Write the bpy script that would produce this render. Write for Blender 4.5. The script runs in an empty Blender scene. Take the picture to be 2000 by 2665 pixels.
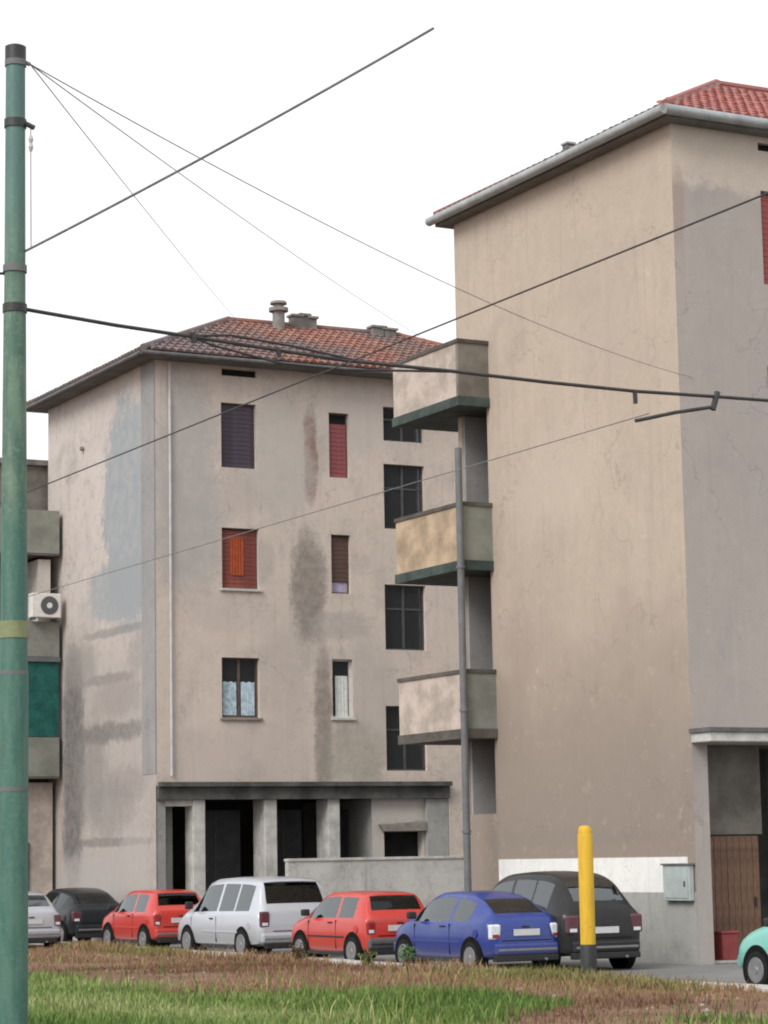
import bpy, bmesh, math, random
import numpy as np
from mathutils import Vector, Matrix

random.seed(7); rng = np.random.default_rng(7)
SC = bpy.context.scene
COL = SC.collection

# ---------------------------------------------------------------- camera
EYE = 2.05
FPX = 6400.0                                   # focal length in photograph pixels (2000 wide)
PITCH = math.atan(897.5 / FPX); ROLL = -0.018
cam_d = bpy.data.cameras.new('camera'); cam = bpy.data.objects.new('camera', cam_d); COL.objects.link(cam)
cam_d.sensor_fit = 'HORIZONTAL'; cam_d.sensor_width = 36.0; cam_d.lens = 36.0 * FPX / 2000.0
cam_d.clip_start = 0.1; cam_d.clip_end = 3000
CAMROT = Matrix.Rotation(math.pi / 2 + PITCH, 3, 'X') @ Matrix.Rotation(ROLL, 3, 'Z')
cam.matrix_world = Matrix.Translation((0, 0, EYE)) @ CAMROT.to_4x4()
SC.camera = cam
SC.render.resolution_x = 768; SC.render.resolution_y = 1024

# ---------------------------------------------------------------- world, overcast
world = bpy.data.worlds.new('World'); SC.world = world; world.use_nodes = True
wn = world.node_tree.nodes; wl = world.node_tree.links; wn.clear()
SUN_EL = math.radians(40); SUN_AZ = math.radians(216)      # compass style, from +Y clockwise: behind the camera, to the left
sky = wn.new('ShaderNodeTexSky'); sky.sky_type = 'NISHITA'; sky.sun_disc = False
sky.sun_elevation = SUN_EL; sky.sun_rotation = SUN_AZ; sky.air_density = 1.0; sky.dust_density = 4.0; sky.ozone_density = 1.0
hs = wn.new('ShaderNodeHueSaturation'); hs.inputs['Saturation'].default_value = 0.12
mixw = wn.new('ShaderNodeMixRGB'); mixw.inputs[0].default_value = 0.72
mixw.inputs[2].default_value = (9.0, 9.1, 9.3, 1)              # the even cloud deck
bg = wn.new('ShaderNodeBackground'); bg.inputs['Strength'].default_value = 0.10
wo = wn.new('ShaderNodeOutputWorld')
wl.new(sky.outputs[0], hs.inputs['Color']); wl.new(hs.outputs[0], mixw.inputs[1])
wl.new(mixw.outputs[0], bg.inputs['Color']); wl.new(bg.outputs[0], wo.inputs['Surface'])

sun_d = bpy.data.lights.new('sun', 'SUN'); sun_d.energy = 1.5; sun_d.angle = math.radians(28); sun_d.color = (1.0, 0.965, 0.92)
sun = bpy.data.objects.new('sun', sun_d); COL.objects.link(sun)
sdir = Vector((math.sin(SUN_AZ) * math.cos(SUN_EL), math.cos(SUN_AZ) * math.cos(SUN_EL), math.sin(SUN_EL)))
sun.rotation_euler = sdir.to_track_quat('Z', 'Y').to_euler(); sun.location = sdir * 80
SC.view_settings.view_transform = 'Standard'; SC.view_settings.look = 'None'
SC.view_settings.exposure = 0.62; SC.view_settings.gamma = 1.0
SC.cycles.filter_width = 2.0

# ---------------------------------------------------------------- geometry of the place
TH = math.radians(28.1)
V = Vector((math.cos(TH), math.sin(TH), 0)); U = Vector((-math.sin(TH), math.cos(TH), 0))   # along the fronts / along the road
O = Vector((0, 0, EYE))
def ray(px, py): return CAMROT @ Vector(((px - 1000) / FPX, -(py - 1332.5) / FPX, -1))
def at_y(px, py, D):
    d = ray(px, py); return O + d * (D / d.y)
def at_z(px, py, z):
    d = ray(px, py); return O + d * ((z - EYE) / d.z)
def at_plane(px, py, P, n):
    d = ray(px, py); return O + d * ((P - O).dot(n) / d.dot(n))
CL = at_y(403, 1400, 61.0); CL.z = 0      # near corner of the lower block
CR = at_y(779 + 1000, 1300, 45.4); CR.z = 0   # near corner of the tall block
def front(C, px, py):
    r = at_plane(px, py, C, U) - C; return r.dot(V), r.z
def side(C, px, py):
    r = at_plane(px, py, C, V) - C; return r.dot(U), r.z
KX = 24.05
def kerb_x(D): return KX - D * math.tan(TH)

# ---------------------------------------------------------------- helpers
def lin(c):
    return tuple(((x / 255) / 12.92 if x / 255 <= 0.04045 else ((x / 255 + 0.055) / 1.055) ** 2.4) for x in c)
def tag(o, label=None, cat=None, group=None, kind=None):
    if label: o['label'] = label
    if cat: o['category'] = cat
    if group: o['group'] = group
    if kind: o['kind'] = kind
    return o
def empty(name, loc, rz=0, label=None, cat=None, group=None):
    o = bpy.data.objects.new(name, None); COL.objects.link(o); o.location = loc; o.rotation_euler = (0, 0, rz)
    o.empty_display_size = 0.3
    return tag(o, label, cat, group)

class MB:
    def __init__(s): s.v = []; s.f = []; s.smooth = False
    def add(s, vs, fs):
        n = len(s.v); s.v += [tuple(p) for p in vs]; s.f += [tuple(i + n for i in f) for f in fs]; return s
    def box(s, x0, y0, z0, x1, y1, z1):
        if x0 > x1: x0, x1 = x1, x0
        if y0 > y1: y0, y1 = y1, y0
        if z0 > z1: z0, z1 = z1, z0
        return s.add([(x0, y0, z0), (x1, y0, z0), (x1, y1, z0), (x0, y1, z0), (x0, y0, z1), (x1, y0, z1), (x1, y1, z1), (x0, y1, z1)],
                     [(0, 3, 2, 1), (4, 5, 6, 7), (0, 1, 5, 4), (1, 2, 6, 5), (2, 3, 7, 6), (3, 0, 4, 7)])
    def quad(s, a, b, c, d): return s.add([a, b, c, d], [(0, 1, 2, 3)])
    def tube(s, pts, r, n=8, r2=None, cap=True):
        pts = [Vector(p) for p in pts]; m = len(pts); base = len(s.v)
        for i, p in enumerate(pts):
            t = (pts[min(i + 1, m - 1)] - pts[max(i - 1, 0)]).normalized()
            a = t.cross(Vector((0, 0, 1)))
            if a.length < 1e-3: a = t.cross(Vector((1, 0, 0)))
            a.normalize(); b = t.cross(a)
            rr = r if r2 is None else r + (r2 - r) * i / (m - 1)
            for k in range(n):
                an = 2 * math.pi * k / n; s.v.append(tuple(p + a * (rr * math.cos(an)) + b * (rr * math.sin(an))))
        for i in range(m - 1):
            for k in range(n):
                k2 = (k + 1) % n
                s.f.append((base + i * n + k, base + i * n + k2, base + (i + 1) * n + k2, base + (i + 1) * n + k))
        if cap:
            s.f.append(tuple(base + k for k in range(n))[::-1]); s.f.append(tuple(base + (m - 1) * n + k for k in range(n)))
        return s
    def lathe(s, prof, c=(0, 0, 0), axis='z', n=24):
        base = len(s.v); m = len(prof)
        for r, h in prof:
            for k in range(n):
                an = 2 * math.pi * k / n; a, b = r * math.cos(an), r * math.sin(an)
                p = (a, b, h) if axis == 'z' else (a, h, b)
                s.v.append((p[0] + c[0], p[1] + c[1], p[2] + c[2]))
        for i in range(m - 1):
            for k in range(n):
                k2 = (k + 1) % n
                s.f.append((base + i * n + k, base + i * n + k2, base + (i + 1) * n + k2, base + (i + 1) * n + k))
        s.f.append(tuple(base + k for k in range(n))[::-1]); s.f.append(tuple(base + (m - 1) * n + k for k in range(n)))
        return s
    def build(s, name, mat, parent=None, smooth=None, bevel=0, sharp=40, fix=True):
        me = bpy.data.meshes.new(name); me.from_pydata(s.v, [], s.f); me.update()
        if fix:
            bm = bmesh.new(); bm.from_mesh(me); bmesh.ops.recalc_face_normals(bm, faces=bm.faces); bm.to_mesh(me); bm.free()
        o = bpy.data.objects.new(name, me); COL.objects.link(o)
        if mat: me.materials.append(mat)
        if parent: o.parent = parent
        if smooth:
            me.polygons.foreach_set('use_smooth', [True] * len(me.polygons)); me.set_sharp_from_angle(angle=math.radians(sharp))
        if bevel:
            b = o.modifiers.new('bevel', 'BEVEL'); b.width = bevel; b.segments = 2; b.limit_method = 'ANGLE'; b.angle_limit = math.radians(40)
        return o
def part_box(name, mat, parent, *c, bevel=0): return MB().box(*c).build(name, mat, parent, bevel=bevel)

# ---------------------------------------------------------------- materials
class NT:
    def __init__(s, name, rough=0.9, spec=0.3):
        s.m = bpy.data.materials.new(name); s.m.use_nodes = True; s.n = s.m.node_tree.nodes; s.l = s.m.node_tree.links
        s.b = s.n['Principled BSDF']; s.b.inputs['Roughness'].default_value = rough; s.b.inputs['Specular IOR Level'].default_value = spec
        s.tc = s.n.new('ShaderNodeTexCoord'); s.co = s.tc.outputs['Object']
    def map(s, scale=(1, 1, 1), loc=(0, 0, 0), co=None):
        mp = s.n.new('ShaderNodeMapping'); mp.inputs['Scale'].default_value = scale; mp.inputs['Location'].default_value = loc
        s.l.new(co or s.co, mp.inputs['Vector']); return mp.outputs[0]
    def noise(s, scale, detail=4, rough=0.6, co=None, dist=0.0):
        t = s.n.new('ShaderNodeTexNoise'); t.inputs['Scale'].default_value = scale; t.inputs['Detail'].default_value = detail
        t.inputs['Roughness'].default_value = rough; t.inputs['Distortion'].default_value = dist
        s.l.new(co or s.co, t.inputs['Vector']); return t.outputs['Fac']
    def math(s, op, a, b=None, c=None, clamp=False):
        t = s.n.new('ShaderNodeMath'); t.operation = op; t.use_clamp = clamp
        for i, x in enumerate((a, b, c)):
            if x is None: continue
            if isinstance(x, (int, float)): t.inputs[i].default_value = x
            else: s.l.new(x, t.inputs[i])
        return t.outputs[0]
    def ramp(s, fac, a, b, smooth=True):
        t = s.n.new('ShaderNodeMapRange'); t.interpolation_type = 'SMOOTHSTEP' if smooth else 'LINEAR'
        t.inputs['From Min'].default_value = a; t.inputs['From Max'].default_value = b; s.l.new(fac, t.inputs['Value']); return t.outputs[0]
    def mix(s, fac, a, b, mode='MIX'):
        t = s.n.new('ShaderNodeMixRGB'); t.blend_type = mode
        for i, x in enumerate((fac, a, b)):
            if isinstance(x, (int, float)): t.inputs[i].default_value = x if i == 0 else (x, x, x, 1)
            elif isinstance(x, tuple): t.inputs[i].default_value = (*x[:3], 1)
            else: s.l.new(x, t.inputs[i])
        return t.outputs[0]
    def xyz(s, co=None):
        t = s.n.new('ShaderNodeSeparateXYZ'); s.l.new(co or s.co, t.inputs[0]); return t.outputs
    def blob(s, ax, c, r, soft=0.5, wob=0.5, scale=2.0):
        """ragged stain mask: centre c, radii r on axes ax (e.g. (0,2)), warped outline, patchy inside"""
        cv = s.n.new('ShaderNodeTexNoise'); cv.inputs['Scale'].default_value = scale * 0.9; cv.inputs['Detail'].default_value = 6; cv.inputs['Roughness'].default_value = 0.72
        s.l.new(s.map((1, 1, 0.8), (c[0] * 3.1, c[1] * 1.7, 0)), cv.inputs['Vector'])
        x = s.xyz(); w = s.xyz(cv.outputs['Color']); acc = None
        for k, a in enumerate(ax):
            amp = (0.55 + wob) * min(r) * 2.2
            xx = s.math('ADD', x[a], s.math('MULTIPLY', s.math('SUBTRACT', w[k], 0.5), min(amp, 2.2)))
            d = s.math('DIVIDE', s.math('SUBTRACT', xx, c[k]), r[k]); d = s.math('POWER', s.math('ABSOLUTE', d), 2.4)
            acc = d if acc is None else s.math('ADD', acc, d)
        n2 = s.noise(scale * 5, 6, 0.75)
        acc = s.math('ADD', acc, s.math('MULTIPLY', s.math('SUBTRACT', n2, 0.5), 1.8))
        m = s.math('SUBTRACT', 1.0, s.ramp(acc, 0.75 - soft, 1.1 + soft))
        return s.math('MULTIPLY', m, s.math('ADD', 0.72, s.math('MULTIPLY', s.ramp(s.noise(scale * 2.2, 5, 0.7), 0.35, 0.62), 0.28)))
    def bump(s, h, strength=0.3, dist=0.02):
        t = s.n.new('ShaderNodeBump'); t.inputs['Strength'].default_value = strength; t.inputs['Distance'].default_value = dist
        s.l.new(h, t.inputs['Height']); s.l.new(t.outputs[0], s.b.inputs['Normal'])
    def color(s, c):
        if isinstance(c, tuple): s.b.inputs['Base Color'].default_value = (*c[:3], 1)
        else: s.l.new(c, s.b.inputs['Base Color'])
        return s.m

def simple(name, col, rough=0.7, spec=0.4, var=0.12, scale=6.0, metal=0.0, bump=0.0, coat=0.0):
    t = NT(name, rough, spec); n = t.noise(scale, 5, 0.65)
    c = t.mix(t.ramp(n, 0.3, 0.7), tuple(x * (1 - var) for x in col), tuple(min(1, x * (1 + var)) for x in col))
    t.b.inputs['Metallic'].default_value = metal
    if coat: t.b.inputs['Coat Weight'].default_value = coat; t.b.inputs['Coat Roughness'].default_value = 0.06
    if bump: t.bump(t.noise(scale * 6, 4), bump, 0.01)
    return t.color(c)

def plaster(name, col, col2, dirt, stains=(), streak=0.35, dirt_amt=0.35, low=None):
    """weathered render: two tones, vertical run-off streaks, dirt clouds, listed stains"""
    t = NT(name, 0.93, 0.2)
    big = t.noise(0.45, 5, 0.62, dist=0.4); mid = t.noise(2.2, 6, 0.68); fine = t.noise(22, 4, 0.6)
    cl = t.noise(1.1, 6, 0.7, co=t.map((1, 1, .7), (5, 2, 1)))
    c = t.mix(t.ramp(big, 0.36, 0.66), col, col2); c = t.mix(t.math('MULTIPLY', t.ramp(cl, 0.48, 0.72), 0.42), c, dirt)
    st = t.noise(1.0, 5, 0.6, co=t.map((3.2, 3.2, 0.16)))
    c = t.mix(t.math('MULTIPLY', t.ramp(st, 0.52, 0.78), streak), c, dirt)
    st2 = t.noise(1.0, 5, 0.6, co=t.map((5.5, 5.5, 0.22), (3.7, 1.1, 8.0)))
    c = t.mix(t.math('MULTIPLY', t.ramp(st2, 0.5, 0.8), streak * 0.7), c, tuple(min(1, x * 1.25) for x in col))
    c = t.mix(t.math('MULTIPLY', t.ramp(mid, 0.50, 0.80), dirt_amt), c, dirt)
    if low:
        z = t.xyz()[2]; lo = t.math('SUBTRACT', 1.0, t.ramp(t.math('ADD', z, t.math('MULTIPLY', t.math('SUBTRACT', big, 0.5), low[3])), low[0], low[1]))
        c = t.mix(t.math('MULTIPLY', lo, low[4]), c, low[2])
    vo = t.n.new('ShaderNodeTexVoronoi'); vo.feature = 'DISTANCE_TO_EDGE'; vo.inputs['Scale'].default_value = 0.55
    wv = t.n.new('ShaderNodeTexNoise'); wv.inputs['Scale'].default_value = 2.4; wv.inputs['Detail'].default_value = 6; t.l.new(t.co, wv.inputs['Vector'])
    va = t.n.new('ShaderNodeVectorMath'); va.operation = 'MULTIPLY_ADD'; va.inputs[1].default_value = (0.9, 0.9, 0.9); t.l.new(wv.outputs['Color'], va.inputs[0]); t.l.new(t.co, va.inputs[2]); t.l.new(va.outputs[0], vo.inputs['Vector'])
    crk = t.math('MULTIPLY', t.math('SUBTRACT', 1.0, t.ramp(vo.outputs['Distance'], 0.0, 0.014)), t.ramp(t.noise(0.6, 3, 0.5, co=t.map((1, 1, 1), (3, 8, 5))), 0.47, 0.58))
    c = t.mix(t.math('MULTIPLY', crk, 0.34), c, tuple(x * 0.5 for x in dirt))
    dr = t.noise(1.0, 4, 0.6, co=t.map((9, 9, 0.30), (1.7, 6.1, 2.0))); c = t.mix(t.math('MULTIPLY', t.ramp(dr, 0.60, 0.74), streak * 0.9), c, tuple(x * 0.8 for x in dirt))
    bl_ = t.noise(5.0, 6, 0.75, dist=0.8); c = t.mix(t.math('MULTIPLY', t.ramp(bl_, 0.50, 0.70), 0.34), c, dirt)
    bl2 = t.noise(3.4, 5, 0.7, co=t.map((1, 1, 1), (9.1, 4.2, 2.7))); c = t.mix(t.math('MULTIPLY', t.ramp(bl2, 0.55, 0.72), 0.30), c, tuple(min(1, x * 1.22) for x in col2))
    for ax, ce, r, colr, amt, soft, wob, sc in stains:
        c = t.mix(t.math('MULTIPLY', t.blob(ax, ce, r, soft, wob, sc), amt), c, colr)
    c = t.mix(t.math('MULTIPLY', t.ramp(fine, 0.3, 0.7), 0.16), c, tuple(x * 0.72 for x in col))
    t.bump(t.math('ADD', t.math('MULTIPLY', mid, 0.6), t.math('MULTIPLY', fine, 0.4)), 0.35, 0.02)
    return t.color(c)

BE = (0.40, 0.335, 0.268); BE2 = (0.45, 0.372, 0.295)
M = {}
M['L_side'] = plaster('plaster_side_pale', (0.475, 0.43, 0.40), (0.52, 0.465, 0.43), (0.22, 0.205, 0.19), stains=[
    ((1, 2), (1.75, 11.0), (1.75, 3.1), (0.265, 0.295, 0.315), 1.0, 0.12, 0.0, 1.3),
    ((1, 2), (2.4, 9.0), (2.3, 0.8), (0.27, 0.295, 0.31), 0.95, 0.2, 0.0, 1.8),
    ((1, 2), (5.7, 4.5), (0.80, 3.3), (0.11, 0.107, 0.105), 0.95, 0.5, 0.1, 1.6),
    ((1, 2), (4.4, 4.4), (1.1, 1.3), (0.19, 0.18, 0.17), 0.7, 0.7, 0.3, 1.8),
    ((1, 2), (3.0, 5.35), (2.4, 0.26), (0.13, 0.122, 0.12), 0.8, 0.6, 0.3, 2.0),
    ((1, 2), (3.2, 2.55), (2.7, 0.12), (0.14, 0.13, 0.12), 0.7, 0.6, 0.3, 2.2),
    ((1, 2), (3.2, 6.75), (1.8, 0.14), (0.15, 0.14, 0.13), 0.6, 0.6, 0.4, 2.5),
    ((1, 2), (2.6, 7.95), (2.4, 0.12), (0.18, 0.18, 0.18), 0.7, 0.6, 0.3, 2.2),
    ((1, 2), (2.0, 4.0), (1.3, 0.5), (0.24, 0.22, 0.205), 0.7, 0.6, 0.4, 2.0),
    ((1, 2), (3.1, 3.4), (1.5, 0.7), (0.22, 0.205, 0.195), 0.7, 0.6, 0.3, 2.2),
    ((1, 2), (2.6, 6.2), (1.6, 0.5), (0.25, 0.23, 0.215), 0.7, 0.6, 0.3, 2.6),
    ((1, 2), (5.2, 7.2), (1.2, 0.6), (0.24, 0.225, 0.21), 0.75, 0.6, 0.3, 2.4),
    ((1, 2), (4.6, 1.6), (2.2, 0.6), (0.36, 0.34, 0.33), 0.7, 0.6, 0.3, 2.0),
    ((1, 2), (1.2, 7.3), (0.7, 0.5), (0.27, 0.25, 0.235), 0.7, 0.6, 0.3, 2.6),
    ((1, 2), (1.5, 2.0), (0.9, 0.9), (0.38, 0.355, 0.335), 0.6, 0.6, 0.3, 2.0),
    ], dirt_amt=0.6, low=(6.5, 9.2, (0.34, 0.305, 0.28), 2.0, 0.75))
M['L_front'] = plaster('plaster_front_beige', (0.54, 0.465, 0.405), (0.585, 0.495, 0.43), (0.28, 0.265, 0.25), stains=[
    ((0, 2), (0.9, 11.4), (1.0, 2.8), (0.36, 0.35, 0.34), 0.85, 0.5, 0.25, 1.2),
    ((0, 2), (4.38, 12.4), (0.20, 1.25), (0.20, 0.11, 0.085), 0.85, 0.4, 0.16, 2.2),
    ((0, 2), (4.25, 9.0), (0.50, 1.45), (0.21, 0.185, 0.165), 0.95, 0.5, 0.1, 1.8),
    ((0, 2), (4.65, 5.5), (0.26, 1.9), (0.20, 0.175, 0.155), 0.85, 0.5, 0.2, 2.0),
    ((0, 2), (5.5, 4.7), (1.0, 0.8), (0.27, 0.265, 0.215), 0.65, 0.6, 0.3, 2.0),
    ((0, 2), (5.2, 8.0), (0.9, 0.35), (0.36, 0.33, 0.31), 0.7, 0.6, 0.4, 2.4),
    ((0, 2), (3.6, 12.4), (0.9, 1.6), (0.41, 0.39, 0.365), 0.7, 0.6, 0.2, 1.4),
    ((0, 2), (2.3, 11.4), (0.5, 0.7), (0.40, 0.355, 0.33), 0.6, 0.7, 0.3, 2.4),
    ((0, 2), (3.5, 6.6), (0.7, 1.5), (0.43, 0.38, 0.345), 0.6, 0.7, 0.3, 1.5),
    ((0, 2), (2.1, 8.3), (1.3, 0.5), (0.44, 0.39, 0.35), 0.5, 0.7, 0.3, 1.8),
    ((0, 2), (6.0, 6.3), (0.8, 1.2), (0.40, 0.37, 0.335), 0.6, 0.7, 0.3, 1.6),
    ((0, 2), (3.0, 9.6), (0.28, 0.6), (0.36, 0.32, 0.29), 0.6, 0.6, 0.2, 2.0),
    ((0, 2), (2.3, 4.7), (1.9, 0.7), (0.44, 0.385, 0.36), 0.5, 0.6, 0.3, 1.3),
    ((0, 2), (6.0, 13.4), (1.3, 0.8), (0.47, 0.43, 0.40), 0.6, 0.6, 0.3, 1.4),
    ], dirt_amt=0.3)
M['R_side'] = plaster('plaster_gable_beige', (0.42, 0.352, 0.288), (0.455, 0.378, 0.308), (0.30, 0.26, 0.22), stains=[
    ((1, 2), (4.2, 3.6), (3.4, 1.1), (0.26, 0.215, 0.185), 0.5, 0.7, 0.3, 0.9),
    ((1, 2), (2.0, 6.4), (0.5, 0.7), (0.31, 0.26, 0.22), 0.4, 0.8, 0.5, 2.6),
    ((1, 2), (6.0, 6.2), (0.6, 0.8), (0.31, 0.25, 0.21), 0.4, 0.8, 0.5, 2.6),
    ((1, 2), (0.6, 5.0), (0.5, 1.6), (0.30, 0.255, 0.22), 0.5, 0.8, 0.4, 2.0),
    ((1, 2), (4.5, 9.6), (1.6, 1.0), (0.48, 0.41, 0.345), 0.5, 0.7, 0.4, 1.2),
    ((1, 2), (2.6, 12.6), (1.4, 1.2), (0.36, 0.31, 0.265), 0.35, 0.8, 0.4, 1.4),
    ((1, 2), (4.0, 2.35), (3.6, 0.16), (0.22, 0.19, 0.165), 0.5, 0.6, 0.3, 2.0),
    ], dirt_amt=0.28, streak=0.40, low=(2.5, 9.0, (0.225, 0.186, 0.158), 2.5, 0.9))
M['R_front'] = plaster('plaster_front_greyed', (0.36, 0.322, 0.298), (0.385, 0.342, 0.315), (0.29, 0.265, 0.25), stains=[
    ((0, 2), (1.5, 15.4), (3.0, 0.75), (0.54, 0.46, 0.385), 0.95, 0.3, 0.05, 1.0),
    ((0, 2), (0.12, 14.2), (0.14, 0.8), (0.33, 0.23, 0.19), 0.6, 0.6, 0.3, 2.0),
    ], dirt_amt=0.25)
M['grey_plaster'] = plaster('plaster_grey', (0.27, 0.265, 0.262), (0.31, 0.30, 0.295), (0.18, 0.175, 0.17))
M['pale_plaster'] = plaster('plaster_pale', (0.50, 0.46, 0.42), (0.54, 0.50, 0.46), (0.33, 0.31, 0.29))
M['white_paint_wall'] = plaster('whitewashed_wall', (0.68, 0.67, 0.65), (0.75, 0.74, 0.71), (0.42, 0.41, 0.39), dirt_amt=0.3, streak=0.2)
M['low_wall'] = plaster('low_wall_render', (0.47, 0.455, 0.43), (0.55, 0.53, 0.50), (0.22, 0.215, 0.20), dirt_amt=0.6)
M['base_grey'] = plaster('base_render_grey', (0.30, 0.30, 0.285), (0.35, 0.345, 0.325), (0.18, 0.18, 0.17), dirt_amt=0.5)
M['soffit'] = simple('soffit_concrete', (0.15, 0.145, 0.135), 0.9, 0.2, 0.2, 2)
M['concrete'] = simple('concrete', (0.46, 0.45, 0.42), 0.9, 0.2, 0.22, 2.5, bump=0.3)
M['chimney_grey'] = simple('chimney_cement', (0.23, 0.22, 0.205), 0.9, 0.2, 0.25, 3)
M['dark_beam'] = simple('stained_beam', (0.085, 0.085, 0.08), 0.9, 0.2, 0.4, 1.6)
M['fascia'] = simple('eave_board_weathered', (0.17, 0.16, 0.15), 0.9, 0.2, 0.3, 2)
M['gutter'] = simple('zinc_gutter', (0.33, 0.345, 0.345), 0.5, 0.5, 0.18, 3, metal=0.3)
M['gutter_dark'] = simple('old_gutter', (0.10, 0.10, 0.098), 0.6, 0.4, 0.25, 3)
M['pipe'] = simple('drainpipe_grey', (0.125, 0.13, 0.135), 0.6, 0.4, 0.15, 3)
M['pipe_white'] = simple('drainpipe_pale', (0.46, 0.46, 0.47), 0.6, 0.4, 0.12, 3)
M['void'] = simple('dark_room', (0.02, 0.02, 0.02), 0.95, 0.1, 0.3, 2)
M['arcade_wall'] = simple('shade_dark_wall', (0.085, 0.08, 0.075), 0.9, 0.2, 0.3, 1.5)  # wall colour darkened to paint in the shade deep inside the recesses
M['shade_and_door'] = simple('arcade_shade_and_dark_door', (0.035, 0.034, 0.036), 0.5, 0.4, 0.3, 3)  # near black: painted arcade shade, and the neighbour's dark door
M['frame'] = simple('window_frame_wood', (0.10, 0.075, 0.06), 0.7, 0.3, 0.2, 8)
M['frame_white'] = simple('window_frame_white', (0.60, 0.60, 0.58), 0.6, 0.4, 0.1, 8)
M['frame_dark'] = simple('window_frame_dark', (0.06, 0.062, 0.06), 0.6, 0.4, 0.2, 8)
M['shutter_plum'] = simple('roller_shutter_plum', (0.055, 0.042, 0.058), 0.6, 0.4, 0.25, 5)
M['shutter_red'] = simple('roller_shutter_red', (0.30, 0.07, 0.06), 0.6, 0.4, 0.25, 3)
M['shutter_maroon'] = simple('roller_shutter_maroon', (0.27, 0.075, 0.08), 0.6, 0.4, 0.3, 3)
M['shutter_brown'] = simple('roller_shutter_brown', (0.11, 0.06, 0.05), 0.6, 0.4, 0.25, 4)
M['shutter_rust'] = simple('roller_shutter_rust', (0.20, 0.055, 0.042), 0.6, 0.4, 0.25, 4)
M['curtain'] = simple('curtain_blue_white', (0.40, 0.50, 0.56), 0.9, 0.2, 0.3, 9)
M['curtain_white'] = simple('curtain_white', (0.62, 0.64, 0.62), 0.9, 0.2, 0.12, 9)
M['cloth_orange'] = simple('cloth_orange', (0.31, 0.065, 0.028), 0.9, 0.2, 0.2, 6)
M['lilac'] = simple('lilac_panel', (0.38, 0.34, 0.46), 0.8, 0.3, 0.15, 6)
M['sill'] = simple('stone_sill', (0.46, 0.45, 0.43), 0.85, 0.2, 0.15, 6)
M['sill_dark'] = simple('worn_sill', (0.22, 0.20, 0.18), 0.85, 0.2, 0.2, 6)
M['green_blind'] = simple('green_sun_blind', (0.018, 0.10, 0.085), 0.8, 0.2, 0.25, 4)
M['teal_edge'] = simple('balcony_edge_teal', (0.05, 0.068, 0.062), 0.8, 0.3, 0.35, 2)
M['brown_edge'] = simple('balcony_edge_brown', (0.09, 0.08, 0.07), 0.8, 0.3, 0.3, 2)
M['bal_beige'] = simple('balcony_parapet_beige', (0.37, 0.285, 0.20), 0.9, 0.2, 0.3, 1.6)
M['bal_pink'] = simple('balcony_parapet_pinkish', (0.41, 0.35, 0.305), 0.9, 0.2, 0.25, 1.6)
M['bal_end'] = simple('balcony_end_panel', (0.21, 0.215, 0.185), 0.9, 0.2, 0.2, 1.5)
M['bal_end_brown'] = simple('balcony_end_panel_brown', (0.17, 0.155, 0.135), 0.9, 0.2, 0.25, 1.5)
M['door_wood'] = simple('entrance_door_wood', (0.15, 0.085, 0.055), 0.6, 0.4, 0.25, 5)
M['cabinet'] = simple('cabinet_grey_green', (0.33, 0.37, 0.36), 0.6, 0.4, 0.1, 4)
M['red_plastic'] = simple('red_plastic', (0.24, 0.045, 0.045), 0.5, 0.4, 0.15, 6)
M['ac_white'] = simple('air_conditioner_white', (0.62, 0.61, 0.58), 0.5, 0.4, 0.08, 6)
M['black_metal'] = simple('dark_fitting', (0.025, 0.025, 0.027), 0.5, 0.5, 0.2, 10)
M['cable_dark'] = simple('cable_dark', (0.045, 0.045, 0.045), 0.6, 0.3, 0.2, 10)
M['cable_grey'] = simple('cable_grey', (0.16, 0.16, 0.16), 0.6, 0.3, 0.2, 10)
M['cable_pale'] = simple('cable_pale', (0.22, 0.22, 0.22), 0.6, 0.3, 0.2, 10)
def yellow_mat():
    t = NT('yellow_paint', 0.6, 0.35); n = t.noise(1.0, 6, 0.7, co=t.map((14, 14, 1.2))); n2 = t.noise(18, 5, 0.75)
    c = t.mix(t.ramp(n, 0.45, 0.75), (0.60, 0.37, 0.025), (0.42, 0.24, 0.03)); c = t.mix(t.math('MULTIPLY', t.ramp(n2, 0.60, 0.70), 0.6), c, (0.16, 0.12, 0.08))
    return t.color(c)
M['yellow'] = yellow_mat()
M['sticker'] = simple('sticker_yellow', (0.19, 0.22, 0.11), 0.6, 0.4, 0.15, 9)
M['rubber'] = simple('tyre_rubber', (0.012, 0.012, 0.012), 0.85, 0.2, 0.2, 8)
M['arch'] = simple('wheel_arch_black', (0.008, 0.008, 0.008), 0.9, 0.1, 0.2, 8)
M['hubcap'] = simple('hubcap_silver', (0.22, 0.22, 0.23), 0.5, 0.5, 0.1, 6, metal=0.5)
M['trim'] = simple('black_trim', (0.02, 0.02, 0.022), 0.6, 0.4, 0.15, 6)
M['trim_grey'] = simple('grey_bumper', (0.085, 0.085, 0.09), 0.6, 0.4, 0.12, 6)
M['plate'] = simple('number_plate_white', (0.52, 0.52, 0.52), 0.5, 0.4, 0.06, 8)
M['lamp_red'] = simple('tail_lamp_red', (0.25, 0.02, 0.02), 0.15, 0.6, 0.1, 10)
M['lamp_plum'] = simple('tail_lamp_plum', (0.10, 0.035, 0.045), 0.15, 0.6, 0.1, 10)
M['lamp_clear'] = simple('lamp_clear', (0.62, 0.64, 0.68), 0.12, 0.7, 0.05, 10)
M['seat'] = simple('car_interior', (0.05, 0.05, 0.055), 0.9, 0.2, 0.2, 8)

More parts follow.
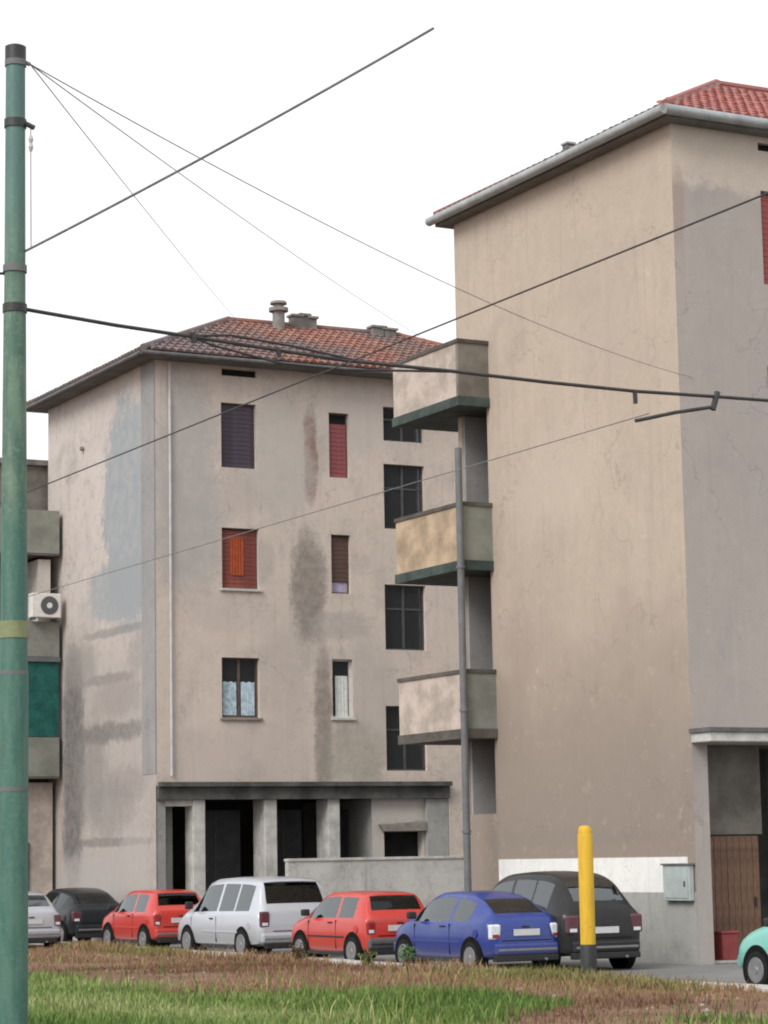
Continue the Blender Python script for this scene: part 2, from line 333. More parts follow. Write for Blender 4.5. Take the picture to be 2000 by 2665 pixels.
def glass(name, col, rough=0.04, trans=0.0):
    t = NT(name, rough, 0.9); t.b.inputs['IOR'].default_value = 1.52
    if trans:
        t.b.inputs['Transmission Weight'].default_value = trans
        t.b.inputs['IOR'].default_value = 1.12
    t.bump(t.noise(1.5, 2), 0.05, 0.02)
    return t.color(col)
M['glass_dark'] = glass('window_glass_dark', (0.018, 0.02, 0.022))
M['glass_brown'] = glass('window_glass_brown', (0.03, 0.026, 0.022))
def car_glass(name, tint, refl):
    m = bpy.data.materials.new(name); m.use_nodes = True; n = m.node_tree.nodes; l = m.node_tree.links; n.clear()
    tr = n.new('ShaderNodeBsdfTransparent'); tr.inputs[0].default_value = (*tint, 1); gl = n.new('ShaderNodeBsdfGlossy'); gl.inputs['Roughness'].default_value = 0.03; gl.inputs[0].default_value = (0.9, 0.95, 0.97, 1)
    lw = n.new('ShaderNodeFresnel'); lw.inputs[0].default_value = refl; mx = n.new('ShaderNodeMixShader'); o = n.new('ShaderNodeOutputMaterial')
    l.new(lw.outputs[0], mx.inputs[0]); l.new(tr.outputs[0], mx.inputs[1]); l.new(gl.outputs[0], mx.inputs[2]); l.new(mx.outputs[0], o.inputs['Surface']); return m
M['car_glass'] = car_glass('car_glass', (0.30, 0.33, 0.34), 1.5)
M['car_glass_pale'] = car_glass('car_glass_clear', (0.55, 0.62, 0.63), 2.4)

def paint(name, col, flake=0.0):
    t = NT(name, 0.28, 0.5); dk = 0.35 if max(col) < 0.03 else 1.0; t.b.inputs['Coat Weight'].default_value = 0.30 * (dk if dk < 1 else 1); t.b.inputs['Coat Roughness'].default_value = 0.08
    t.b.inputs['Metallic'].default_value = flake; t.b.inputs['Specular IOR Level'].default_value = 0.5 if dk == 1 else 0.25
    z = t.xyz()[2]; n = t.noise(3, 5, 0.7)
    dust = t.math('MULTIPLY', t.math('SUBTRACT', 1.0, t.ramp(t.math('ADD', z, t.math('MULTIPLY', n, 0.3)), 0.3, 0.75)), 0.45 * dk)
    c = t.mix(dust, col, (0.16, 0.14, 0.12))
    c = t.mix(t.math('MULTIPLY', t.ramp(n, 0.45, 0.75), 0.12 * dk), c, (0.2, 0.19, 0.18))
    return t.color(c)
M['p_silver'] = paint('paint_silver', (0.46, 0.48, 0.52), 0.25)
M['p_red'] = paint('paint_red', (0.46, 0.035, 0.026))
M['p_blue'] = paint('paint_blue', (0.012, 0.034, 0.20), 0.0)
M['p_dark'] = paint('paint_anthracite', (0.018, 0.018, 0.019), 0.0)
M['p_teal'] = paint('paint_turquoise', (0.16, 0.45, 0.39))
M['p_charcoal'] = paint('paint_charcoal_blue', (0.018, 0.021, 0.024), 0.0)
M['p_greysilver'] = paint('paint_silver_grey', (0.40, 0.41, 0.44), 0.2)

def roof_mat(name, a, b, c, grey):
    t = NT(name, 0.9, 0.2); at = t.n.new('ShaderNodeAttribute'); at.attribute_name = 'tint'
    col = t.mix(at.outputs['Fac'], a, b)
    n = t.noise(0.55, 5, 0.65); col = t.mix(t.math('MULTIPLY', t.ramp(n, 0.42, 0.68), grey), col, c)
    if grey > 0.9: col = t.mix(t.math('MULTIPLY', t.blob((0, 1), (0.6, 1.5), (3.0, 4.0), 0.5, 0.15, 1.5), 0.85), col, (0.15, 0.125, 0.13))
    n2 = t.noise(9, 5, 0.7); col = t.mix(t.math('MULTIPLY', t.ramp(n2, 0.45, 0.8), 0.45), col, tuple(x * 0.45 for x in a))
    return t.color(col)
M['tile_left'] = roof_mat('roof_tile_weathered', (0.23, 0.105, 0.082), (0.30, 0.165, 0.125), (0.15, 0.12, 0.118), 0.98)
M['tile_hip'] = roof_mat('roof_tile_grey', (0.16, 0.12, 0.115), (0.22, 0.17, 0.155), (0.13, 0.12, 0.125), 0.8)
M['tile_right'] = roof_mat('roof_tile_red', (0.31, 0.115, 0.10), (0.37, 0.155, 0.135), (0.25, 0.13, 0.12), 0.6)

def pole_mat():
    t = NT('pole_green_paint', 0.55, 0.4); z = t.xyz()[2]
    n = t.noise(1.0, 5, 0.65, co=t.map((10, 10, 2.2))); n2 = t.noise(26, 6, 0.75)
    c = t.mix(t.ramp(n, 0.38, 0.62), (0.055, 0.125, 0.09), (0.115, 0.185, 0.13))
    c = t.mix(t.math('MULTIPLY', t.ramp(n2, 0.50, 0.68), 0.6), c, (0.20, 0.25, 0.21))
    hi = t.ramp(z, 4.3, 4.9); c = t.mix(hi, t.mix(0.55, c, (0.02, 0.115, 0.095)), c)
    ch = t.noise(1.0, 6, 0.75, co=t.map((16, 16, 5))); c = t.mix(t.math('MULTIPLY', t.ramp(ch, 0.60, 0.70), 0.6), c, (0.11, 0.085, 0.06))
    st = t.noise(1.0, 5, 0.65, co=t.map((22, 22, 0.7))); c = t.mix(t.math('MULTIPLY', t.ramp(st, 0.52, 0.75), 0.45), c, (0.035, 0.075, 0.06))
    top = t.ramp(z, 6.3, 7.6); c = t.mix(t.math('MULTIPLY', top, 0.6), c, (0.07, 0.16, 0.16))
    return t.color(c)
M['pole'] = pole_mat()

def asphalt():
    t = NT('asphalt_worn', 0.95, 0.2); n = t.noise(0.35, 5, 0.6); f = t.noise(60, 3, 0.7)
    c = t.mix(t.ramp(n, 0.35, 0.65), (0.17, 0.168, 0.162), (0.235, 0.23, 0.222)); c = t.mix(t.math('MULTIPLY', f, 0.4), c, (0.10, 0.10, 0.098))
    t.bump(f, 0.3, 0.01); return t.color(c)
M['asphalt'] = asphalt()
def dirt():
    t = NT('dry_earth', 0.98, 0.1); n = t.noise(0.7, 6, 0.65); f = t.noise(7, 6, 0.7)
    c = t.mix(t.ramp(n, 0.35, 0.65), (0.17, 0.10, 0.066), (0.235, 0.15, 0.105)); c = t.mix(t.math('MULTIPLY', t.ramp(f, 0.4, 0.7), 0.6), c, (0.12, 0.085, 0.055))
    t.bump(t.math('ADD', n, t.math('MULTIPLY', f, 0.5)), 0.8, 0.06); return t.color(c)
M['dirt'] = dirt()
def blade(name, attr=True):
    t = NT(name, 0.8, 0.15); at = t.n.new('ShaderNodeAttribute'); at.attribute_name = 'tint'; at.attribute_type = 'GEOMETRY'
    t.b.inputs['Subsurface Weight'].default_value = 0.0
    return t.color(at.outputs['Color'])
M['blade'] = blade('grass_blades')
M['gravel'] = simple('gravel_stone', (0.26, 0.23, 0.20), 0.9, 0.2, 0.3, 3)
M['kerb'] = simple('kerb_stone', (0.43, 0.415, 0.39), 0.9, 0.2, 0.16, 3, bump=0.3)

# ---------------------------------------------------------------- ground
def ground_sheet():
    o = MB().add([(-900, -300, 0), (900, -300, 0), (900, 1500, 0), (-900, 1500, 0)], [(0, 1, 2, 3)]).build('ground', M['asphalt'])
    tag(o, 'worn grey asphalt ground of the parking area', kind='structure')
ground_sheet()
def kd(x, y): return -((x - kerb_x(0)) * V.x + y * V.y)     # metres to the road-side (left) of the kerb line
def fbm(x, y):
    s = 0
    for k, (a, f) in enumerate(((1, 0.35), (0.5, 0.9), (0.28, 2.1), (0.15, 4.7))):
        s = s + a * np.sin(x * f + 1.7 * k + 1.3 * np.sin(y * f * 0.8 + k)) * np.cos(y * f * 1.1 - 0.6 * k + 0.9 * np.sin(x * f * 0.7))
    return s
def bank_z(x, y):
    d = kd(x, y)
    return 0.07 + 0.019 * np.clip(d, 0, 20) + 0.030 * fbm(x, y) * np.clip((d - 0.3) / 2.0, 0, 1)
def bank():
    nu, nv = 150, 70; vs = []; fs = []
    us = np.concatenate([np.linspace(-45, 20, 20)[:-1], np.linspace(20, 75, 110), np.linspace(75, 220, 21)[1:]])
    ds = np.concatenate([[0.0], np.linspace(0.15, 12, 45), np.linspace(12.5, 60, 20)])
    base = Vector((kerb_x(0), 0, 0))
    for a in us:
        for d in ds:
            p = base + U * float(a) - V * float(d); z = float(bank_z(p.x, p.y)); vs.append((p.x, p.y, z if d > 0 else -0.02))
    n = len(ds)
    for i in range(len(us) - 1):
        for j in range(n - 1): fs.append((i * n + j, i * n + j + 1, (i + 1) * n + j + 1, (i + 1) * n + j))
    o = MB().add(vs, fs).build('verge_terrain', M['dirt'], smooth=True, sharp=80); tag(o, 'bare brown earth bank rising from the kerb', kind='structure')
    if o.data.polygons[0].normal.z < 0: o.data.flip_normals()
bank()

def kerb():
    k = MB(); b = Vector((kerb_x(0), 0, 0)); c0 = b + U * 20; c1 = b + U * 90
    root = k.add([c0 - V * 0.02, c0 + V * 0.22, c1 + V * 0.22, c1 - V * 0.02] + [p + Vector((0, 0, 0.05)) for p in (c0 - V * 0.02, c0 + V * 0.22, c1 + V * 0.22, c1 - V * 0.02)],
                 [(0, 3, 2, 1), (4, 5, 6, 7), (0, 1, 5, 4), (1, 2, 6, 5), (2, 3, 7, 6), (3, 0, 4, 7)]).build('kerb', M['concrete'])
    tag(root, 'pale concrete kerb along the edge of the parking', kind='structure')
    proto = None
    for i in range(46):
        if proto is None:
            proto = MB().box(-0.16, 0.006, 0.0, 0.16, 0.992, 0.125).build('kerb_stone', M['kerb'], root, bevel=0.02); o = proto
        else:
            o = proto.copy(); COL.objects.link(o)
        p = b + U * (32 + i) + V * (0.10 + random.uniform(-.008, .008)); o.location = (p.x, p.y, 0.015 + random.uniform(-.008, .008)); o.rotation_euler = (0, 0, TH)
kerb()

# ---------------------------------------------------------------- buildings
def wall_cells(w0, w1, z0, z1, ops, plane, off, depth):
    """front-face wall with openings as a mesh of quads plus reveals. plane 'f': runs on x at y=off; 's': runs on y at x=off"""
    mb = MB()
    xs = sorted({w0, w1, *[o[0] for o in ops], *[o[2] for o in ops]}); zs = sorted({z0, z1, *[o[1] for o in ops], *[o[3] for o in ops]})
    P = (lambda a, d, z: (a, off + d, z)) if plane == 'f' else (lambda a, d, z: (off + d, a, z))
    for i in range(len(xs) - 1):
        for j in range(len(zs) - 1):
            cx, cz = (xs[i] + xs[i + 1]) / 2, (zs[j] + zs[j + 1]) / 2
            if any(o[0] < cx < o[2] and o[1] < cz < o[3] for o in ops): continue
            mb.quad(P(xs[i], 0, zs[j]), P(xs[i + 1], 0, zs[j]), P(xs[i + 1], 0, zs[j + 1]), P(xs[i], 0, zs[j + 1]))
    for a, b, c, d in ops:
        mb.quad(P(a, 0, b), P(a, depth, b), P(a, depth, d), P(a, 0, d)); mb.quad(P(c, 0, b), P(c, 0, d), P(c, depth, d), P(c, depth, b))
        mb.quad(P(a, 0, b), P(c, 0, b), P(c, depth, b), P(a, depth, b)); mb.quad(P(a, 0, d), P(a, depth, d), P(c, depth, d), P(c, 0, d))
    return mb

def window(parent, r, kind, depth=0.16, sill=None):
    """a window on the front plane (y=0): r = x0,z0,x1,z1"""
    x0, z0, x1, z1 = r; w = x1 - x0; h = z1 - z0; y = depth; e = 0.045
    fr = MB(); fm = {'curtain': 'frame', 'white': 'frame_white', 'stair': 'frame_dark'}.get(kind, 'frame')
    fr.box(x0, y - 0.04, z0, x0 + e, y + 0.03, z1).box(x1 - e, y - 0.04, z0, x1, y + 0.03, z1)
    fr.box(x0 + e, y - 0.04, z0, x1 - e, y + 0.03, z0 + e).box(x0 + e, y - 0.04, z1 - e, x1 - e, y + 0.03, z1)
    if kind in ('curtain', 'stair', 'cloth'): fr.box((x0 + x1) / 2 - 0.035, y - 0.038, z0 + e, (x0 + x1) / 2 + 0.035, y + 0.028, z1 - e)
    if kind == 'stair': fr.box(x0 + e, y - 0.035, z0 + h * 0.62, x1 - e, y + 0.025, z0 + h * 0.62 + 0.05)
    win = fr.build('window', M[fm], parent)
    def pane(a, b, c, d, mat='glass_dark'): return MB().box(a, y - 0.006, b, c, y + 0.006, d).build('pane', M[mat], win)
    if kind == 'roller':
        pass
    if kind in ('curtain', 'stair', 'cloth'):
        m = (x0 + x1) / 2
        if kind == 'stair':
            zz = z0 + h * 0.62
            for a, b in ((x0 + e, m - 0.035), (m + 0.035, x1 - e)):
                pane(a, z0 + e, b, zz); pane(a, zz + 0.05, b, z1 - e)
        else:
            pane(x0 + e, z0 + e, m - 0.035, z1 - e); pane(m + 0.035, z0 + e, x1 - e, z1 - e)
    elif kind == 'white': pane(x0 + e, z0 + e, x1 - e, z1 - e)
    if kind == 'curtain':
        for a, b in ((x0 + e + .03, (x0 + x1) / 2 - .06), ((x0 + x1) / 2 + .06, x1 - e - .03)):
            mb = MB(); n = 14
            for k in range(n):
                xa = a + (b - a) * k / n; xb = a + (b - a) * (k + 1) / n; ya = y - 0.022 - 0.01 * (k % 2); yb = y - 0.022 - 0.01 * ((k + 1) % 2)
                zt = z0 + h * (0.60 + 0.008 * math.sin(k))
                mb.quad((xa, ya, z0 + e + .02), (xb, yb, z0 + e + .02), (xb, yb, zt), (xa, ya, zt))
            mb.build('curtain', M['curtain'], win)
    if kind == 'white':
        mb = MB(); n = 8
        for k in range(n):
            xa = x0 + e + (w * .62) * k / n + .1; xb = x0 + e + (w * .62) * (k + 1) / n + .1; ya = y - 0.022 - 0.012 * (k % 2); yb = y - 0.022 - 0.012 * ((k + 1) % 2)
            mb.quad((xa, ya, z0 + e), (xb, yb, z0 + e), (xb, yb, z0 + h * .72), (xa, ya, z0 + h * .72))
        mb.build('curtain', M['curtain_white'], win)
    shut = {'roller': 'shutter_plum', 'roller_red': 'shutter_red', 'maroon': 'shutter_maroon', 'brown': 'shutter_brown', 'cloth': 'shutter_rust'}.get(kind)
    if shut:
        top = z1 - (0.28 if kind == 'maroon' else 0.05); bot = z0 + (0.32 if kind == 'brown' else (0.02))
        MB().box(x0 + e, y - 0.03, top, x1 - e, y + 0.02, z1 - e).build('shutter_box', M['void'], win)
        n = max(4, int((top - bot) / 0.11)); proto = None; dz = (top - bot) / n
        for k in range(n):                                          # each slat a piece of its own
            if proto is None:
                proto = MB().box(x0 + e, -0.012, 0.004, x1 - e, 0.012, dz - 0.004).build('slat', M[shut], win); s = proto
            else:
                s = proto.copy(); COL.objects.link(s)
            s.location = (0, y - 0.048, bot + k * dz)
        if kind == 'brown': MB().box(x0 + e, y - 0.02, z0 + e, x1 - e, y + 0.0, bot - 0.01).build('panel', M['lilac'], win)
        if kind == 'cloth':
            mb = MB(); n = 10; a = x0 + w * .26; b = x0 + w * .64
            for k in range(n):
                xa = a + (b - a) * k / n; xb = a + (b - a) * (k + 1) / n; ya = y - 0.075 - 0.015 * (k % 2); yb = y - 0.075 - 0.015 * ((k + 1) % 2)
                mb.quad((xa, ya, z0 + h * .22), (xb, yb, z0 + h * .22), (xb, yb, z0 + h * .85), (xa, ya, z0 + h * .85))
            mb.build('cloth', M['cloth_orange'], win)
    if sill: MB().box(x0 - 0.06, -0.06, z0 - 0.07, x1 + 0.06, y - 0.045, z0 - 0.004).build('sill', M[sill], win, bevel=0.008)
    MB().box(x0 - 0.05, y + 0.12, z0 - 0.05, x1 + 0.05, y + 0.16, z1 + 0.05).build('dark_room_behind', M['void'], win)
    return win

def hip_roof(parent, W, T, ze, over, rise, mats, tile_sides, gut, gut_r=0.07, slab=0.12, tile_w=0.22, gz=0.05):
    a0, a1, b0, b1 = -over, W + over, -over, T + over; hz = ze + slab; half = (b1 - b0) / 2; zr = hz + rise
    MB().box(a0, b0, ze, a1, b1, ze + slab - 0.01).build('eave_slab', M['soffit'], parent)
    r0 = (a0 + half, (b0 + b1) / 2, zr); r1 = (a1 - half, (b0 + b1) / 2, zr)
    roof = MB().add([(a0, b0, hz), (a1, b0, hz), (a1, b1, hz), (a0, b1, hz), r0, r1], [(0, 1, 5, 4), (1, 2, 5), (2, 3, 4, 5), (3, 0, 4), (0, 3, 2, 1)]).build('roof', M[mats[1]], parent)
    slopes = {'f': (Vector((a0, b0, hz)), Vector((1, 0, 0)), a1 - a0, Vector((0, half, rise)), True), 's': (Vector((a0, b1, hz)), Vector((0, -1, 0)), b1 - b0, Vector((half, 0, rise)), True)}
    for key, mt in tile_sides:
        org, ax, ln, up, _ = slopes[key]; sl = up.length; upn = up.normalized(); nrm = ax.cross(upn)
        if nrm.z < 0: nrm = -nrm
        nc = int(ln / tile_w); course = 0.36; nrw = int(sl / course); vs = []; fs = []; tint = []
        for i in range(nc):
            for j in range(nrw):
                xc = (i + 0.5) * tile_w; s0 = j * course - 0.02; s1 = s0 + course + 0.06
                lim = (s0 + s1) / 2 / sl * half
                if xc < lim - 0.06 or xc > ln - lim + 0.06: continue
                base = len(vs); tt = random.random(); jx = random.uniform(-.012, .012); jz = random.uniform(0, .012)
                for (s, rr, lift) in ((s0, tile_w * .50, 0.03), (s1, tile_w * .40, 0.0)):
                    for k in range(5):
                        an = math.pi * k / 4
                        p = org + ax * (xc + jx - math.cos(an) * rr) + upn * s + nrm * (math.sin(an) * rr * 0.75 + lift + jz + 0.004); vs.append(tuple(p))
                for k in range(4): fs.append((base + k, base + k + 1, base + 6 + k, base + 5 + k)); tint.append(tt)
                fs.append((base, base + 4, base + 3, base + 2, base + 1)); tint.append(tt * .4)
        o = MB().add(vs, fs).build('roof_tiles', M[mt], roof, fix=False); o['kind'] = 'stuff'
        at = o.data.attributes.new('tint', 'FLOAT', 'FACE'); at.data.foreach_set('value', np.array(tint, dtype=np.float32))
    # hip and ridge caps
    for a, b in (((a0, b0, hz), r0), ((a0, b1, hz), r0), (r0, r1), (r1, (a1, b0, hz))):
        MB().tube([Vector(a) + Vector((0, 0, .06)), Vector(b) + Vector((0, 0, .08))], 0.10, 8).build('ridge_cap', M[mats[0]], roof)
    # gutters on brackets round the eaves
    g = gut_r
    MB().tube([(a0 - g, b0 - g, ze + gz), (a1 + g, b0 - g, ze + gz)], g, 10).build('gutter', M[gut], parent, smooth=True)
    MB().tube([(a0 - g, b0 - g, ze + gz), (a0 - g, b1 + g, ze + gz)], g, 10).build('gutter', M[gut], parent, smooth=True)
    return roof, r0, r1

# ----- the lower block
WL, TL, HL = 13.0, 7.65, 14.6
def R(x0, y0, x1, y1):
    xa, _ = front(CL, x0, (y0 + y1) / 2); xb, _ = front(CL, x1, (y0 + y1) / 2)
    _, zt = front(CL, (x0 + x1) / 2, y0); _, zb = front(CL, (x0 + x1) / 2, y1); return (xa, zb, xb, zt)
def lower_block():
    root = empty('apartment_building', CL, TH, 'shabby lower beige apartment block with stained walls and a ground-floor arcade', 'building')
    ZB = 3.88
    wins = [(R(576, 1050, 667, 1218), 'roller', None), (R(578, 1375, 674, 1532), 'cloth', 'sill'), (R(578, 1712, 676, 1868), 'curtain', 'sill_dark'),
            (R(857, 1075, 909, 1243), 'maroon', None), (R(863, 1392, 913, 1545), 'brown', None), (R(866, 1716, 919, 1868), 'white', 'sill'),
            (R(1000, 1210, 1106, 1378), 'stair', None), (R(1003, 1523, 1109, 1692), 'stair', None), (R(1006, 1838, 1112, 2006), 'stair', None),
            (R(998, 1062, 1103, 1150), 'stair', None), (R(577, 962, 668, 980), 'vent', None)]
    for k in (10.0, 11.6):
        for (z0, z1) in ((12.0, 13.6), (8.9, 10.4), (5.6, 7.12)): wins.append(((k, z0, k + 0.9, z1), 'roller', None))
    ops = [w[0] for w in wins]
    wall_cells(0, WL, ZB, HL + .02, ops, 'f', 0, 0.17).build('front_wall', M['L_front'], root)
    # side wall with the grey corner strip standing proud of it
    MB().box(0, 0.17, 0, 0.3, TL, HL + .02).add([(0, 0, 0), (0.0, 0.17, 0), (0.0, 0.17, HL + .02), (0, 0, HL + .02)], [(0, 1, 2, 3)]).build('side_wall', M['L_side'], root)
    MB().box(-0.012, -0.004, ZB + 0.3, 0.02, 0.86, HL - .01).build('corner_strip', M['grey_plaster'], root)
    MB().box(0.3, TL - 0.3, 0, WL, TL, HL).box(WL - 0.3, 0.17, 0, WL, TL - 0.3, HL).build('rear_wall', M['grey_plaster'], root)
    for r, k, s in wins:
        if k == 'vent':
            v = MB().box(r[0], 0.10, r[1], r[2], 0.14, r[3]).build('attic_vent', M['void'], root)
        else: window(root, r, k, sill=s)
    # small opening with a pipe stub high on the side wall
    y0, z0 = side(CL, 218, 1168); MB().tube([(-0.10, y0, z0), (0.05, y0, z0)], 0.06, 10).build('vent_pipe', M['sill_dark'], root)
    # downpipe on the front corner
    xp, _ = front(CL, 441, 1300); MB().tube([(xp, -0.06, HL - .05), (xp, -0.06, ZB + .25)], 0.035, 8).build('drainpipe', M['pipe_white'], root, smooth=True)
    # ground floor: beam, pillars, deep recess
    bt = 0.34
    MB().box(0.02, -0.10, ZB - bt, 8.28, 0.30, ZB).build('arcade_beam', M['dark_beam'], root)
    MB().box(0.02, -0.24, ZB - 0.02, 8.28, -0.09, ZB + 0.09).build('string_course', M['dark_beam'], root)
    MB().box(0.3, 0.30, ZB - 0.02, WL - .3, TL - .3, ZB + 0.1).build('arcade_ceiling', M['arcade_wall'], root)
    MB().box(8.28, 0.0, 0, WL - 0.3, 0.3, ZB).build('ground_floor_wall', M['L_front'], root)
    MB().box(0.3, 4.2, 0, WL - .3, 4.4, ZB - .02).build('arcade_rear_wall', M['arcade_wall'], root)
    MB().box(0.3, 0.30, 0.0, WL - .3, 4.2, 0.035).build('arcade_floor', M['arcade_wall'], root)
    def fx(px, py=2180): return front(CL, px, py)[0]
    MB().box(0.02, 0.02, 0, fx(432), 0.45, ZB - bt).build('corner_pillar', M['grey_plaster'], root)
    for a, b, d, mt in ((503, 535, 0.5, 'concrete'), (690, 722, 0.7, 'concrete'), (856, 886, 0.7, 'concrete')):
        MB().box(fx(a), 0.0, 0, fx(b), d, ZB - bt).build('pillar', M[mt], root, bevel=0.015)
    MB().box(fx(1112), 0.0, 0, 8.27, 0.8, ZB - bt).build('pillar', M['base_grey'], root, bevel=0.015)
    # stair-hall wall with its window
    xa, xb = fx(975), fx(1112)
    zw0, zw1 = front(CL, 1050, 2240)[1], front(CL, 1050, 2165)[1]
    w = wall_cells(xa, xb - .005, 0, ZB - bt - .002, [(fx(1006), zw0, fx(1108), zw1)], 'f', 0.12, 0.3); w.build('stair_hall_wall', M['pale_plaster'], root)
    MB().box(xa, 0.13, 0, xa + 0.12, 4.15, ZB - bt - .003).build('stair_hall_side', M['base_grey'], root)
    MB().box(fx(1000), 0.44, zw0 - .1, fx(1110), 0.50, zw1 + .1).build('dark_opening', M['void'], root)
    MB().add([(fx(1000), 0.10, zw1), (fx(1110), 0.10, zw1), (fx(1110), 0.10, zw1 + .28), (fx(990), 0.10, zw1 + .2),
              (fx(1000), -0.03, zw1 + .02), (fx(1110), -0.03, zw1 + .02), (fx(1110), -0.03, zw1 + .26), (fx(990), -0.03, zw1 + .18)],
             [(0, 1, 2, 3), (4, 5, 6, 7), (0, 1, 5, 4), (1, 2, 6, 5), (2, 3, 7, 6), (3, 0, 4, 7)]).build('lintel', M['sill_dark'], root)
    # set-back panels added between the pillars, their near-black colour painting the arcade's shade
    for a, b in ((548, 688), (745, 850), (895, 972)):
        x0, x1 = fx(a) + 0.05, fx(b) - 0.02
        d = MB().box(x0, 1.4, 0.04, x1, 1.46, 3.3).build('arcade_shade_panel', M['shade_and_door'], root)
        MB().box((x0 + x1) / 2 - .02, 1.385, 0.1, (x0 + x1) / 2 + .02, 1.398, 3.2).build('shade_panel_rib', M['frame_dark'], d)
    MB().box(fx(436), 0.7, 0.04, fx(478), 0.8, 3.4).build('partition', M['base_grey'], root)
    MB().box(fx(430), 0.05, ZB - bt - 0.16, fx(503) - .004, 0.25, ZB - bt - .004).build('inner_beam', M['concrete'], root)
    # low rendered wall in front of the right bays
    zl = front(CL, 900, 2240)[1]
    lw = MB().box(fx(705), -1.0, 0, 8.6, -0.82, zl).build('low_wall', M['low_wall'], root)
    MB().box(fx(703), -1.03, zl, 8.63, -0.79, zl + 0.07).build('coping', M['concrete'], lw, bevel=0.01)
    # roof
    roof, r0, r1 = hip_roof(root, WL, TL, HL, 0.50, 1.95, ('tile_left', 'tile_left'), (('f', 'tile_left'), ('s', 'tile_hip')), 'gutter_dark', 0.06)
    MB().box(-0.515, -0.515, HL + .02, WL + .5, -0.495, HL + .10).build('fascia', M['fascia'], root)
    MB().box(-0.515, -0.494, HL + .02, -0.495, TL + .5, HL + .10).build('fascia', M['fascia'], root)
    # chimneys
    def on_ridge(px, dy=0.0):
        best = None
        for k in range(400):
            x = r0[0] + (r1[0] - r0[0]) * k / 399; p = CL + V * x + U * (r0[1] + dy); d = CAMROT.transposed() @ (Vector((p.x, p.y, r0[2])) - O)
            e = abs(1000 + FPX * d.x / -d.z - px)
            if best is None or e < best[0]: best = (e, x)
        return best[1]
    x = on_ridge(703); y = r0[1] - 0.55
    c = MB().tube([(x, y, HL + 1.1), (x, y, r0[2] + 0.30)], 0.17, 12).build('chimney', M['chimney_grey'], roof, smooth=True)
    MB().lathe([(0.27, r0[2] + .30), (0.27, r0[2] + .40), (0.14, r0[2] + .42), (0.14, r0[2] + .50), (0.24, r0[2] + .51), (0.22, r0[2] + .58)], (x, y, 0), n=14).build('chimney_cap', M['sill_dark'], c)
    for px, h, wd in ((765, .30, .14), (785, .34, .14), (805, .28, .13), (978, .20, .20), (1005, .16, .22)):
        x = on_ridge(px); c = MB().box(x - wd, r0[1] - .25, r0[2] - .3, x + wd, r0[1] + .05, r0[2] + h).build('chimney', M['fascia'], roof, bevel=0.02)
        MB().box(x - wd - .04, r0[1] - .29, r0[2] + h, x + wd + .04, r0[1] + .09, r0[2] + h + .06).build('chimney_cap', M['sill_dark'], c)
    return root, r0, r1
Lroot, Lr0, Lr1 = lower_block()

